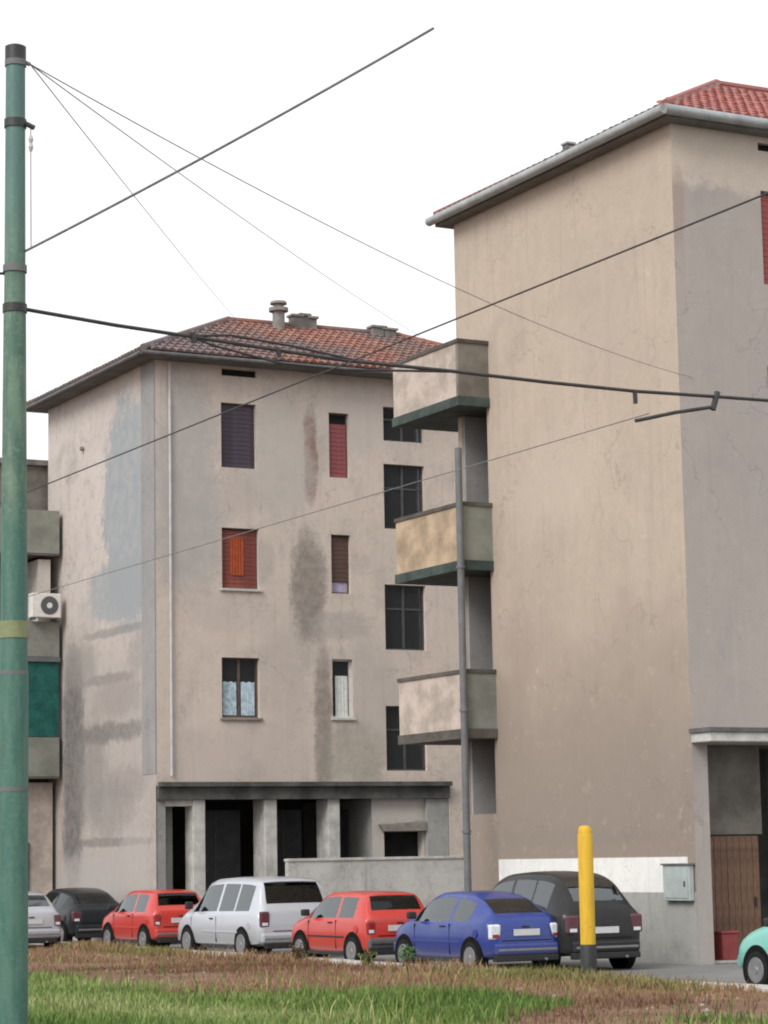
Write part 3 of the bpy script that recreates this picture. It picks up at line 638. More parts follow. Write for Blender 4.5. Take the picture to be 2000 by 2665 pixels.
# ----- the tall block with the blank gable wall
WR, TR, HR = 11.0, 8.36, 15.8
def tall_block():
    root = empty('apartment_building', CR, TH, 'tall beige apartment block with blank left wall and red tiled roof', 'building')
    xw0, xw1 = front(CR, 1985, 620)[0], front(CR, 1985, 620)[0] + 1.35
    wins = []
    for k in range(4):
        zt = 14.72 - 3.47 * k
        if zt - 1.8 < 4.4: break
        for x in (xw0, xw0 + 3.4, xw0 + 6.4): wins.append((x, zt - 1.86, x + 1.3, zt))
    vents = [(x, 15.52, x + 1.3, 15.68) for x in (xw0 - .02, xw0 + 3.4, xw0 + 6.4)]
    xe0 = 0.34; xe1 = 3.3; ze = 4.0
    wall_cells(0, WR, 0, HR + .02, wins + vents + [(xe0, 0.0, xe1, ze)], 'f', 0, 0.17).build('front_wall', M['R_front'], root)
    LY0, LY1, LZ0, LZ1 = 7.12, 8.20, 2.9, 12.4; LD = 1.3
    wall_cells(0, TR, 0, HR + .02, [(LY0, LZ0, LY1, LZ1)], 's', 0, LD).build('side_wall', M['R_side'], root)
    MB().box(LD, LY0 - .1, LZ0 - .1, LD + .05, LY1 + .1, LZ1 + .1).build('loggia_rear_wall', M['bal_end_brown'], root)
    MB().add([(.25, .17, 0), (.25, LY0 - .02, 0), (.25, LY0 - .02, HR), (.25, .17, HR)], [(0, 1, 2, 3)]).build('inner_wall', M['void'], root)
    MB().box(0.02, TR - .25, 0, WR, TR, HR).box(WR - .25, 0.17, 0, WR, TR - .25, HR).build('rear_wall', M['grey_plaster'], root)
    for i, r in enumerate(wins): window(root, r, 'roller_red')
    for r in vents: MB().box(r[0], 0.12, r[1], r[2], 0.15, r[3]).build('attic_vent', M['void'], root)
    # recessed entrance: side cheek, ceiling, back wall, wooden door, canopy
    MB().box(xe0 - .02, 0.17, 0, xe0, 2.2, ze).build('entrance_cheek', M['base_grey'], root)
    MB().box(xe1, 0.17, 0, xe1 + .02, 2.2, ze).build('entrance_cheek', M['base_grey'], root)
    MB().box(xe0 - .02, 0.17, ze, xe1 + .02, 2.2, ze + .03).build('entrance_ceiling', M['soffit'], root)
    MB().box(xe0 - .02, 2.2, 0, xe1 + .02, 2.25, ze + .03).build('entrance_rear_wall', M['arcade_wall'], root)
    MB().box(xe0, 0.17, 0.0, xe1, 2.2, 0.05).build('entrance_step', M['concrete'], root)
    xd0, xd1 = xe0 + 0.30, xe0 + 1.62; ye = 0.75
    MB().box(xe0, ye - .02, 2.35, xd1 + .1, ye + .10, ze - .005).build('entrance_infill', M['bal_end_brown'], root)
    d = MB().box(xd0, ye, 0.06, xd1, ye + .06, 2.32).build('entrance_door', M['door_wood'], root)
    MB().box(xe0 + .001, ye - .01, 0.052, xd0 - .004, ye + .08, 2.345).build('door_jamb', M['bal_end_brown'], root)
    n = 9; proto = None; bw = (xd1 - xd0) / n
    for k in range(n):
        if proto is None: proto = MB().box(0.004, ye - .025, 0.08, bw - .004, ye + .002, 2.30).build('board', M['door_wood'], d, bevel=0.004); o = proto
        else: o = proto.copy(); COL.objects.link(o)
        o.location = (xd0 + k * bw, 0.004 * (k % 2), 0)
    MB().box(xd1 - .14, ye - .06, 1.0, xd1 - .10, ye - .026, 1.18).build('handle', M['black_metal'], d)
    zc0, zc1 = 4.02, 4.30
    can = MB().box(-0.02, -0.62, zc0, 3.7, -0.003, zc1 - .1).build('canopy', M['concrete'], root, bevel=0.02)
    MB().box(-0.06, -0.66, zc1 - .1, 3.74, -0.003, zc1 - .02).build('canopy_flashing', M['gutter_dark'], can)
    # whitewashed band, grey base and corner quoin on the blank wall
    ya, za = side(CR, 1300, 2245); yb, zb = side(CR, 1808, 2226)
    MB().box(-0.012, 0.25, 1.30, 0.002, ya, 1.95).build('whitewashed_band', M['white_paint_wall'], root)
    MB().box(-0.018, 0.0, 0, 0.002, ya, 1.30).build('base_band', M['base_grey'], root)
    # balconies wrapping the rear corner
    xb_ = (at_plane(1203, 1400, CR + U * 7.0, U) - CR).dot(V)
    PB = CR + V * xb_; yb_ = (at_plane(1032, 1430, PB, V) - CR).dot(U)
    tops = (12.91, 9.41, 5.88); pm = ('bal_pink', 'bal_beige', 'bal_pink'); em = ('bal_end_brown', 'bal_end', 'bal_end'); sm = ('teal_edge', 'teal_edge', 'brown_edge')
    for z, p, e, s in zip(tops, pm, em, sm):
        hgt = 1.22; th = .20
        zs = z - hgt
        slab = MB().box(xb_ - .03, 7.0 - .03, zs - th, -0.001, yb_ + .03, zs).build('balcony', M[s], root)
        MB().box(0.0, 7.125, zs - th, 1.29, 8.195, zs).build('loggia_floor', M[s], slab)
        MB().box(0.0, TR + .002, zs - th, 2.2, yb_ + .03, zs).build('rear_slab', M[s], slab)
        MB().box(xb_, 7.1, zs, xb_ + 0.10, yb_, z - .06).build('parapet', M[p], slab)
        MB().box(xb_, 7.0, zs, -0.002, 7.1, z - .06).build('end_panel', M[e], slab)
        MB().box(xb_ + .1, yb_ - .1, zs, 2.2, yb_, z - .06).build('parapet', M[p], slab)
        MB().box(xb_ - .03, 6.97, z - .06, xb_ + .13, yb_ + .03, z + .02).box(xb_ + .13, 6.97, z - .06, -0.003, 7.13, z + .02).build('coping', M['brown_edge'], slab)
    # pipe standing at the balcony corner
    MB().tube([(xb_ - .09, 6.92, 0.0), (xb_ - .09, 6.92, 10.55)], 0.075, 12).build('drainpipe', M['pipe'], root, smooth=True)
    for z in (2.5, 5.0, 8.0): MB().lathe([(0.095, z), (0.095, z + .06)], (xb_ - .09, 6.92, 0), n=12).build('pipe_collar', M['pipe'], root)
    roof, r0, r1 = hip_roof(root, WR, TR, HR, 0.30, 2.30, ('tile_right', 'tile_right'), (('f', 'tile_right'), ('s', 'tile_hip')), 'gutter', 0.10, slab=0.20, gz=0.13)
    y0 = side(CR, 1505, 380)[0]
    MB().box(-0.32, -0.32, HR + .03, WR + .2, -0.295, HR + .13).build('fascia', M['fascia'], root)
    c = MB().box(-0.32, y0 - .10, HR + .22, -0.14, y0 + .10, HR + .42).build('chimney', M['gutter_dark'], roof, bevel=0.02)
    MB().box(-0.34, y0 - .12, HR + .42, -0.12, y0 + .12, HR + .46).build('chimney_cap', M['gutter'], c)
    return root
Rroot = tall_block()

# ----- neighbour seen between the pole and the lower block
def neighbour():
    org = CL + U * (TL + 0.25) - V * 0.10
    root = empty('apartment_building', org, TH, 'narrow slice of a grey-brown block with stacked loggias beside the green pole', 'building')
    MB().box(-3.2, 0, 0, 3.0, 6, 13.05).build('wall', M['bal_end_brown'], root)
    MB().box(-3.3, -0.12, 13.05, 3.05, 6.1, 13.2).build('roof_edge', M['fascia'], root)
    yb = -1.45
    for z0, hp in ((10.5, 1.08), (7.68, 0.85), (4.45, 0.95)):
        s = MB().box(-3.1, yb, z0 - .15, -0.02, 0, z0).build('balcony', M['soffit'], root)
        MB().box(-3.1, yb - .02, z0 - .1, -0.02, yb + .12, z0 + hp).build('parapet', M['bal_end'], s)
        MB().box(-0.14, yb + .12, z0, -0.02, -0.01, z0 + hp).build('parapet', M['bal_end'], s)
    for z0 in (7.4, 4.5, 1.2):
        w = MB().box(-2.6, -0.03, z0 + .2, -1.2, 0.0, z0 + 2.3).build('window', M['glass_brown'], root)
    MB().box(-3.1, yb + .02, 5.42, -0.03, yb + .05, 7.56).build('sun_blind', M['green_blind'], root)
    MB().box(-3.1, yb - .05, 7.44, -0.01, yb + .10, 7.57).build('blind_roller', M['pipe'], root)
    MB().box(-0.55, yb + .2, 7.7, -0.2, -0.02, 10.25).build('loggia_pier', M['pale_plaster'], root)
    MB().box(-0.70, yb + .5, 0, -0.02, -0.01, 4.2).build('ground_floor_wall', M['bal_pink'], root)
    MB().box(-1.5, yb + .45, 0, -0.70, yb + .6, 2.6).build('door', M['shade_and_door'], root)
    # air conditioner on the middle loggia
    p = org - V * 0.5 + U * (yb - 0.19); ac = empty('air_conditioner', (p.x, p.y, 8.55), TH, 'white air conditioner unit on the loggia above the green blind', 'air conditioner')
    MB().box(-0.42, -0.14, 0.06, 0.42, 0.16, 0.72).build('casing', M['ac_white'], ac, bevel=0.025)
    MB().lathe([(0.25, -0.150), (0.25, -0.142)], (0.08, 0, 0.39), 'y', 24).build('fan_grille', M['trim_grey'], ac)
    MB().lathe([(0.08, -0.156), (0.08, -0.151)], (0.08, 0, 0.39), 'y', 16).build('fan_hub', M['ac_white'], ac)
    for bx_ in (-0.33, 0.33): MB().box(bx_ - .03, -0.1, 0, bx_ + .03, 0.3, 0.06).build('bracket', M['pipe'], ac)
neighbour()

# ---------------------------------------------------------------- cars
def make_car(name, heading, corner, L, W, H, paint_m, label, style='hatch', glass_m='car_glass', lamps='lamp_red', plate=True, bumper='paint', corner_is='rear_left', group='cars parked along the kerb', extra=None, side_glass=None):
    """corner: ground point of the rear-left (or front-left) corner of the car; local +x forward, +y left"""
    hw = W / 2; f = Vector((math.cos(heading), math.sin(heading), 0)); lft = Vector((-f.y, f.x, 0))
    org = Vector((corner[0], corner[1], 0)) - lft * hw
    if corner_is == 'front_left': org = org - f * L
    root = empty(name, org, heading, label, 'car', group)
    bz = 0.30; belt = H * 0.635
    # x, half-width factor, underside, belt line, top, roof half-width factor
    if style == 'hatch':
        S = [(0.00, .80, .40, .56, .64, .70), (0.03, .89, .31, .74, .84, .70), (0.10, .95, .28, .85, .96, .75), (0.18, .972, .26, .885, 1.035, .77), (0.48, .985, .25, .90, .925 * H, .70), (0.66, .99, .24, .905, .968 * H, .685),
             (1.0, 1, .23, .905, .992 * H, .675), (1.6, 1, .22, .90, H, .67), (2.0, 1, .22, .895, .990 * H, .67), (2.25, 1, .22, .89, .955 * H, .67), (2.58, 1, .23, .885, 1.17, .72), (2.90, .995, .24, .875, .965, .80),
             (3.15, .99, .25, .82, .90, .80), (3.40, .96, .27, .74, .82, .78), (3.58, .90, .30, .62, .70, .72), (3.66, .80, .34, .50, .56, .64)]
        cuts = dict(rear=(0.20, 0.52), front=(2.28, 2.90), sides=((0.62, 1.28), (1.38, 2.66))); Lb = 3.66
    elif style == 'arched':
        S = [(0.00, .66, .40, .56, .64, .56), (0.03, .80, .31, .74, .83, .60), (0.10, .91, .28, .86, .955, .68), (0.20, .96, .26, .89, 1.03, .72), (0.40, .985, .25, .90, 1.135, .68), (0.62, .995, .24, .905, 1.245, .66), (0.85, 1, .24, .905, .935 * H, .65),
             (1.2, 1, .23, .905, .978 * H, .645), (1.7, 1, .22, .90, H, .64), (2.05, 1, .22, .895, .990 * H, .64), (2.3, 1, .22, .89, .95 * H, .65), (2.62, 1, .23, .885, 1.16, .70), (2.92, .995, .24, .875, .965, .78),
             (3.15, .98, .25, .82, .90, .78), (3.40, .94, .27, .74, .81, .74), (3.58, .85, .30, .62, .69, .66), (3.66, .72, .34, .50, .56, .56)]
        cuts = dict(rear=(0.22, 0.72), front=(2.32, 2.92), sides=((0.72, 1.30), (1.40, 2.70))); Lb = 3.66
    elif style == 'boxy':
        S = [(0.00, .86, .38, .60, .68, .80), (0.04, .93, .29, .80, .90, .78), (0.10, .96, .27, .87, .975, .80), (0.16, .975, .26, .885, 1.04, .81), (0.34, .985, .25, .90, .935 * H, .745), (0.46, .99, .24, .905, .972 * H, .735),
             (1.0, 1, .23, .905, .996 * H, .73), (1.6, 1, .22, .90, H, .725), (2.0, 1, .22, .895, .990 * H, .72), (2.2, 1, .22, .89, .955 * H, .72), (2.55, 1, .23, .885, 1.16, .75), (2.85, .995, .24, .875, .955, .82),
             (3.15, .99, .25, .81, .885, .82), (3.40, .97, .27, .76, .83, .80), (3.58, .93, .30, .64, .72, .75), (3.66, .84, .34, .50, .56, .68)]
        cuts = dict(rear=(0.17, 0.36), front=(2.22, 2.85), sides=((0.60, 1.28), (1.38, 2.62))); Lb = 3.66
    elif style == 'round':   # bulging people carrier
        S = [(0.00, .58, .44, .62, .70, .52), (0.03, .76, .35, .82, .93, .60), (0.10, .88, .31, .97, 1.09, .66), (0.20, .95, .29, 1.01, 1.20, .69), (0.36, .985, .27, 1.02, 1.37, .67), (0.55, 1, .26, 1.02, .885 * H, .65), (0.80, 1, .25, 1.02, .95 * H, .645),
             (1.2, 1, .24, 1.01, .988 * H, .645), (1.8, 1, .23, 1.0, H, .65), (2.4, 1, .23, .99, .982 * H, .65), (2.75, 1, .23, .97, .94 * H, .66), (3.2, 1, .24, .95, 1.30, .72), (3.60, .99, .25, .92, 1.04, .78),
             (3.85, .97, .26, .84, .94, .78), (4.08, .91, .28, .72, .82, .72), (4.22, .80, .32, .60, .68, .64), (4.28, .68, .36, .50, .55, .54)]
        cuts = dict(rear=(0.22, 0.62), front=(2.75, 3.55), sides=((0.72, 1.28), (1.34, 2.05), (2.15, 3.25))); Lb = 4.28
    else:                  # tall people carrier
        S = [(0.00, .86, .38, .60, .68, .80), (0.04, .93, .30, .86, .96, .78), (0.09, .96, .28, .94, 1.05, .80), (0.15, .975, .27, .965, 1.12, .80), (0.40, .99, .26, .985, .93 * H, .735), (0.56, .995, .25, .985, .97 * H, .725),
             (1.0, 1, .24, .98, .993 * H, .72), (1.8, 1, .23, .97, H, .715), (2.5, 1, .23, .96, .985 * H, .71), (2.8, 1, .23, .95, .95 * H, .71), (3.2, 1, .24, .94, 1.26, .74), (3.55, .995, .25, .92, 1.04, .80),
             (3.80, .98, .26, .84, .94, .80), (4.05, .94, .28, .72, .82, .78), (4.2, .86, .32, .60, .68, .72), (4.28, .76, .36, .50, .55, .62)]
        cuts = dict(rear=(0.16, 0.43), front=(2.8, 3.55), sides=((0.50, 1.15), (1.22, 1.95), (2.05, 3.2))); Lb = 4.28
    hatch = style in ('hatch', 'boxy', 'arched')
    k = L / Lb
    xs0 = np.array([s[0] for s in S]); cols = [np.array([s[i] for s in S]) for i in range(1, 6)]
    xs = sorted({*xs0, *cuts['rear'], *cuts['front'], *[a for p in cuts['sides'] for a in p]}); xs = np.array(xs)
    # smooth the stations a little by inserting midpoints
    for _ in range(2): xs = np.sort(np.concatenate([xs, (xs[1:] + xs[:-1]) / 2]))
    def curve(c):                                     # monotone cubic through the stations
        h_ = np.diff(xs0); dl = np.diff(c) / h_; m_ = np.zeros(len(c)); m_[0], m_[-1] = dl[0], dl[-1]
        for q in range(1, len(c) - 1):
            m_[q] = 0 if dl[q - 1] * dl[q] <= 0 else 2 * dl[q - 1] * dl[q] / (dl[q - 1] + dl[q])
        i_ = np.clip(np.searchsorted(xs0, xs, 'right') - 1, 0, len(h_) - 1); t_ = (xs - xs0[i_]) / h_[i_]
        return ((2 * t_**3 - 3 * t_**2 + 1) * c[i_] + (t_**3 - 2 * t_**2 + t_) * h_[i_] * m_[i_] + (-2 * t_**3 + 3 * t_**2) * c[i_ + 1] + (t_**3 - t_**2) * h_[i_] * m_[i_ + 1])
    w, zb, bl, zt, wr = [curve(c) for c in cols]
    rings = []
    for i in range(len(xs)):
        a = w[i] * hw; h = zt[i] - bl[i]; r = wr[i] * hw; b = bl[i]; z0 = zb[i]; mid = z0 + .5 * (b - z0)
        half = [(0.0, z0), (.80 * a, z0), (.955 * a, z0 + .05), (.985 * a, z0 + .16 * (b - z0) + .03), (a, mid), (.992 * a, b - .10), (.968 * a, b - .025), (.945 * a, b),
                (.945 * a + (r - .945 * a) * .88, b + .80 * h), (r * .975, b + .915 * h), (r * .86, b + .972 * h), (r * .45, b + .996 * h), (0, b + h)]
        ring = half + [(-y, z) for y, z in half[-2:0:-1]]
        rings.append([(xs[i] * k, y, z) for y, z in ring])
    nr = len(rings[0]); body = MB(); allv = [p for r in rings for p in r]
    wins = {}
    def inr(i, c): return xs[i] >= c[0] - 1e-6 and xs[i + 1] <= c[1] + 1e-6
    faces = []
    for i in range(len(xs) - 1):
        for j in range(nr):
            j2 = (j + 1) % nr; fc = (i * nr + j, i * nr + j2, (i + 1) * nr + j2, (i + 1) * nr + j); key = None
            jj = j if j < 12 else nr - 1 - j          # symmetric band index
            if jj == 7:
                for q, c in enumerate(cuts['sides']):
                    if inr(i, c): key = ('side_window', q, j < 12)
            elif jj in (10, 11) or (jj == 9 and False):
                if inr(i, cuts['rear']): key = ('rear_window', 0, 0)
                elif inr(i, cuts['front']): key = ('windscreen', 0, 0)
            (wins.setdefault(key, []) if key else faces).append(fc)
    faces.append(tuple(range(nr))); faces.append(tuple((len(xs) - 1) * nr + j for j in range(nr))[::-1])
    bo = body.add(allv, faces).build('body', M[paint_m], root, smooth=True, sharp=50)
    for key, fl in wins.items():
        used = sorted({i for f_ in fl for i in f_}); mp = {v_: n for n, v_ in enumerate(used)}
        g = MB().add([allv[i] for i in used], [tuple(mp[i] for i in f_) for f_ in fl])
        go = g.build(key[0], M[(side_glass or glass_m) if key[0] == 'side_window' else glass_m], root, smooth=True, sharp=60)
        go.data.materials.append(M['trim']); bm = bmesh.new(); bm.from_mesh(go.data)
        mid_ = Vector((L * .45, 0, H * .5)); flips = [f_ for f_ in bm.faces if f_.normal.dot(f_.calc_center_median() - mid_) < 0]
        if flips: bmesh.ops.reverse_faces(bm, faces=flips)      # black rubber seal round the glass
        rim = bmesh.ops.inset_region(bm, faces=bm.faces[:], thickness=0.028, use_even_offset=True)
        for f_ in rim['faces']: f_.material_index = 1
        bm.to_mesh(go.data); bm.free()
    # cabin: tub, seats
    xa_, xb_2 = cuts['sides'][0][0] * k, cuts['sides'][-1][1] * k
    MB().box(xa_ - .25, -hw * .86, .40, xb_2 + .1, hw * .86, .80).build('cabin_floor', M['seat'], root)
    for sx in ((1.55, 0.75) if hatch else (2.1, 1.2)):
        for sy in (-1, 1):
            st_ = MB().box(sx * k - .08, sy * hw * .42 - .22, .80, sx * k + .04, sy * hw * .42 + .22, 1.10).build('seat', M['seat'], root, bevel=0.04)
            MB().box(sx * k - .07, sy * hw * .42 - .11, 1.13, sx * k + .02, sy * hw * .42 + .11, 1.27).build('headrest', M['seat'], st_, bevel=0.03)
    MB().box(xb_2 - .1, -hw * .8, .80, xb_2 + .2, hw * .8, .90).build('dashboard', M['seat'], root, bevel=0.03)
    # wheels in black arches
    rad = 0.285 if hatch else 0.305
    wx = (0.58 * k, 3.02 * k) if hatch else (0.75 * k, 3.45 * k)
    for x in wx:
        for sd in (1, -1):
            e = hw
            MB().lathe([(0.36, sd * (e - .16)), (0.36, sd * (e - .012)), (0.345, sd * (e + .006))], (x, 0, rad + .015), 'y', 28).build('wheel_arch', M['arch'], root)
            wl_ = MB().lathe([(rad - .05, sd * (e - .15)), (rad, sd * (e - .12)), (rad, sd * (e - .01)), (rad - .03, sd * (e + .018)), (rad - .085, sd * (e + .016))], (x, 0, rad), 'y', 28).build('wheel', M['rubber'], root, smooth=True)
            MB().lathe([(rad - .09, sd * (e + .008)), (rad - .10, sd * (e + .028)), (0.06, sd * (e + .022)), (0.05, sd * (e + .032))], (x, 0, rad), 'y', 20).build('hubcap', M['hubcap'], wl_, smooth=True)
    # bumpers
    bm_ = M[paint_m] if bumper == 'paint' else M['trim_grey']
    cr = .90 if style not in ('arched', 'round') else .80
    MB().box(-0.045, -hw * cr, 0.33, 0.10, hw * cr, 0.54).build('rear_bumper', bm_, root, bevel=0.05)
    MB().box(-0.052, -hw * (cr - .06), 0.40, -0.030, hw * (cr - .06), 0.44).build('bumper_strip', M['hubcap'] if bumper == 'paint' else M['trim'], root, bevel=0.006)
    MB().box(-0.03, -hw * .80, 0.22, 0.10, hw * .80, 0.335).build('rear_valance', M['trim'], root, bevel=0.02)
    MB().box(L - .10, -hw * .84, 0.30, L + 0.035, hw * .84, 0.50).build('front_bumper', bm_, root, bevel=0.04)
    MB().box(0.9 * k, -hw - .006, 0.20, 2.7 * k, -hw + .05, 0.27).box(0.9 * k, hw - .05, 0.20, 2.7 * k, hw + .006, 0.27).build('sill', M['trim'], root, bevel=0.01)
    # tail lamps, plate, handles, mirrors
    zl0, zl1 = (0.60, 0.86) if hatch else (0.66, 0.98)
    for sd in (1, -1):
        y0, y1 = sd * hw * (.70 if style not in ('arched', 'round') else .62), sd * hw * (.925 if style not in ('arched', 'round') else .90)
        xo = 0.0 if style not in ('arched', 'round') else 0.025
        MB().box(xo - 0.012, y0, zl0, xo + 0.09, y1, zl1).build('tail_lamp', M[lamps], root, bevel=0.035)
        MB().box(L - .13, sd * hw * .52, .55, L - .03, sd * hw * .78, .68).build('headlight', M['lamp_clear'], root, bevel=0.03)
        xm = (2.55 if hatch else 3.15) * k
        MB().box(xm - .05, sd * hw, .93 if hatch else 1.0, xm + .06, sd * (hw + .17), 1.06 if hatch else 1.16).build('mirror', M['trim'], root, bevel=0.03)
        hx = 1.50 * k if hatch else 2.15 * k
        MB().box(hx, sd * (hw - .01), .80, hx + .15, sd * (hw + .018), .83).build('handle', M['trim'], root, bevel=0.006)
        dx = (1.33 if hatch else 2.0) * k
        MB().box(dx - .004, sd * (hw - .03), .33, dx + .004, sd * (hw + .0015), .86).build('door_seam', M['arch'], root)
        MB().box(.95 * k, sd * (hw - .01), .53, 2.65 * k, sd * (hw + .008), .565).build('side_strip', M['trim'] if bumper != 'paint' else bm_, root, bevel=0.004)
        MB().box(xo - 0.016, y0 + (y1 - y0) * .2, zl0 + .03, xo - 0.006, y1 - (y1 - y0) * .2, zl0 + .09).build('reversing_lamp', M['lamp_clear'] if lamps != 'lamp_clear' else M['lamp_red'], root, bevel=0.004)
        MB().box((2.62 if hatch else 3.25) * k - .004, sd * (hw - .03), .33, (2.62 if hatch else 3.25) * k + .004, sd * (hw + .0015), .84).build('door_seam', M['arch'], root)
    MB().lathe([(0.075, hw - .02), (0.075, hw + .001), (0.07, hw + .003)], (0.42 * k, 0, .70), 'y', 18).build('fuel_flap', M[paint_m], root)
    MB().tube([(-.06, -hw * .45, .25), (.3, -hw * .45, .25)], 0.025, 10).build('exhaust', M['hubcap'], root)
    MB().box(-.004, -.07, .50 if not plate else .80, .02, .07, .535 if not plate else .825).build('boot_handle', M['trim'], root, bevel=0.006)
    if plate: MB().box(-0.018, -0.26, .66, 0.0 if hatch else 0.0, 0.26, .77).build('number_plate', M['plate'], root)
    MB().box(-0.006, -hw * .62, .57, 0.05, hw * .62, .585).build('boot_seam', M['arch'], root)
    MB().tube([(0.20 * k, 0.0, 1.075 if hatch else 1.16), (0.235 * k, -hw * .42, 1.14 if hatch else 1.24)], 0.008, 6).build('rear_wiper', M['trim'], root)
    if extra: extra(root, hw, L, k)
    return root
HD = math.pi / 2 + TH
def row_corner(px, off=0.40, py=2470):
    d = ray(px, py); a = d.x / d.y; D = (KX + off) / (math.tan(TH) + a); return (a * D, D)
def aerial(root, hw, L, k): MB().tube([(2.2 * k, 0, 1.38), (1.9 * k, 0, 1.75)], 0.006, 5).build('aerial', M['trim'], root)
make_car('parked_car', HD, row_corner(1268), 3.62, 1.60, 1.42, 'p_blue', 'blue hatchback seen from behind, between the red car and the dark people carrier', style='arched', lamps='lamp_clear', side_glass='car_glass_pale')
make_car('parked_car', HD, row_corner(950), 3.35, 1.54, 1.40, 'p_red', 'red hatchback with grey bumper parked between the blue car and the silver people carrier', style='boxy', bumper='grey', lamps='lamp_red', side_glass='car_glass_pale')
make_car('parked_car', HD, row_corner(670), 4.45, 1.92, 1.68, 'p_silver', 'tall silver people carrier with dark rear window', style='mpv', lamps='lamp_plum', side_glass='car_glass_pale', plate=False)
make_car('parked_car', HD, row_corner(396), 3.25, 1.46, 1.40, 'p_red', 'red hatchback parked at the left, ahead of the silver people carrier', style='boxy', lamps='lamp_red', side_glass='car_glass_pale')
make_car('parked_car', HD, row_corner(182), 3.62, 1.60, 1.42, 'p_charcoal', 'dark hatchback partly hidden behind the red car at the far left', style='arched', lamps='lamp_plum', plate=False)
p = at_y(166, 2470, 57.6); lf = Vector((-math.cos(TH), -math.sin(TH), 0))
make_car('parked_car', HD, (p.x + lf.x * 1.56, p.y + lf.y * 1.56), 3.5, 1.56, 1.40, 'p_greysilver', 'silver-grey car half hidden behind the green pole', bumper='paint', glass_m='car_glass_pale', lamps='lamp_plum')
p = at_y(1688, 2470, 44.0)
make_car('parked_car', HD, (p.x + lf.x * 1.74, p.y + lf.y * 1.74), 4.1, 1.74, 1.74, 'p_dark', 'dark anthracite people carrier behind the yellow post', style='round', glass_m='car_glass_pale', lamps='lamp_plum', group='cars by the tall block')
p = at_y(1903, 2480, 37.6)
make_car('parked_car', HD, (p.x, p.y), 3.66, 1.62, 1.45, 'p_teal', 'turquoise car cut off by the right edge of the picture', corner_is='front_left', group='cars by the tall block')

# ---------------------------------------------------------------- street furniture
def yellow_post():
    p = at_y(1530, 2400, 40.7); root = empty('yellow_post', (p.x, p.y, 0), TH, 'thick yellow post with black base standing in front of the dark car', 'post')
    MB().lathe([(0.135, 0), (0.135, 0.56), (0.125, 0.575)], n=28).build('base_sleeve', M['trim'], root, smooth=True)
    MB().lathe([(0.125, 0.57), (0.125, 2.33), (0.118, 2.36)], n=28).build('shaft', M['yellow'], root, smooth=True)
    MB().lathe([(0.112, 2.36), (0.112, 2.44), (0.08, 2.49), (0.02, 2.50)], n=28).build('cap', M['yellow'], root, smooth=True)
    MB().lathe([(0.20, 0), (0.20, 0.03)], n=24).build('foot_plate', M['black_metal'], root)
yellow_post()
def meter_cabinet():
    ya, z1 = side(CR, 1740, 2252); yb, z0 = side(CR, 1812, 2345)
    root = empty('meter_cabinet', CR + U * ((ya + yb) / 2) - V * 0.08, TH, 'grey-green meter cabinet on the white band of the tall block', 'cabinet'); root.location.z = z0
    h = z1 - z0; w = abs(ya - yb) / 2
    MB().box(-0.05, -w, 0, 0.06, w, h).build('box', M['cabinet'], root, bevel=0.012)
    MB().box(-0.062, -w + .05, 0.05, -0.051, w - .05, h - .06).build('door', M['cabinet'], root, bevel=0.005)
    MB().box(-0.072, -w + .12, 0.4 * h, -0.063, -w + .16, 0.55 * h).build('lock', M['black_metal'], root)
    MB().box(-0.08, -w - .03, h, 0.06, w + .03, h + .03).build('lid', M['gutter_dark'], root)
meter_cabinet()
def red_bin():
    p = CR + V * 0.85 + U * 0.35; root = empty('bin', (p.x, p.y, 0.05), TH, 'small red bin standing at the wooden entrance door', 'bin')
    MB().add([(-.16, -.13, 0), (.16, -.13, 0), (.16, .13, 0), (-.16, .13, 0), (-.19, -.16, .48), (.19, -.16, .48), (.19, .16, .48), (-.19, .16, .48)],
             [(0, 3, 2, 1), (4, 5, 6, 7), (0, 1, 5, 4), (1, 2, 6, 5), (2, 3, 7, 6), (3, 0, 4, 7)]).build('tub', M['red_plastic'], root, bevel=0.02)
    MB().box(-.21, -.18, .48, .21, .18, .53).build('lid', M['red_plastic'], root, bevel=0.02)
red_bin()

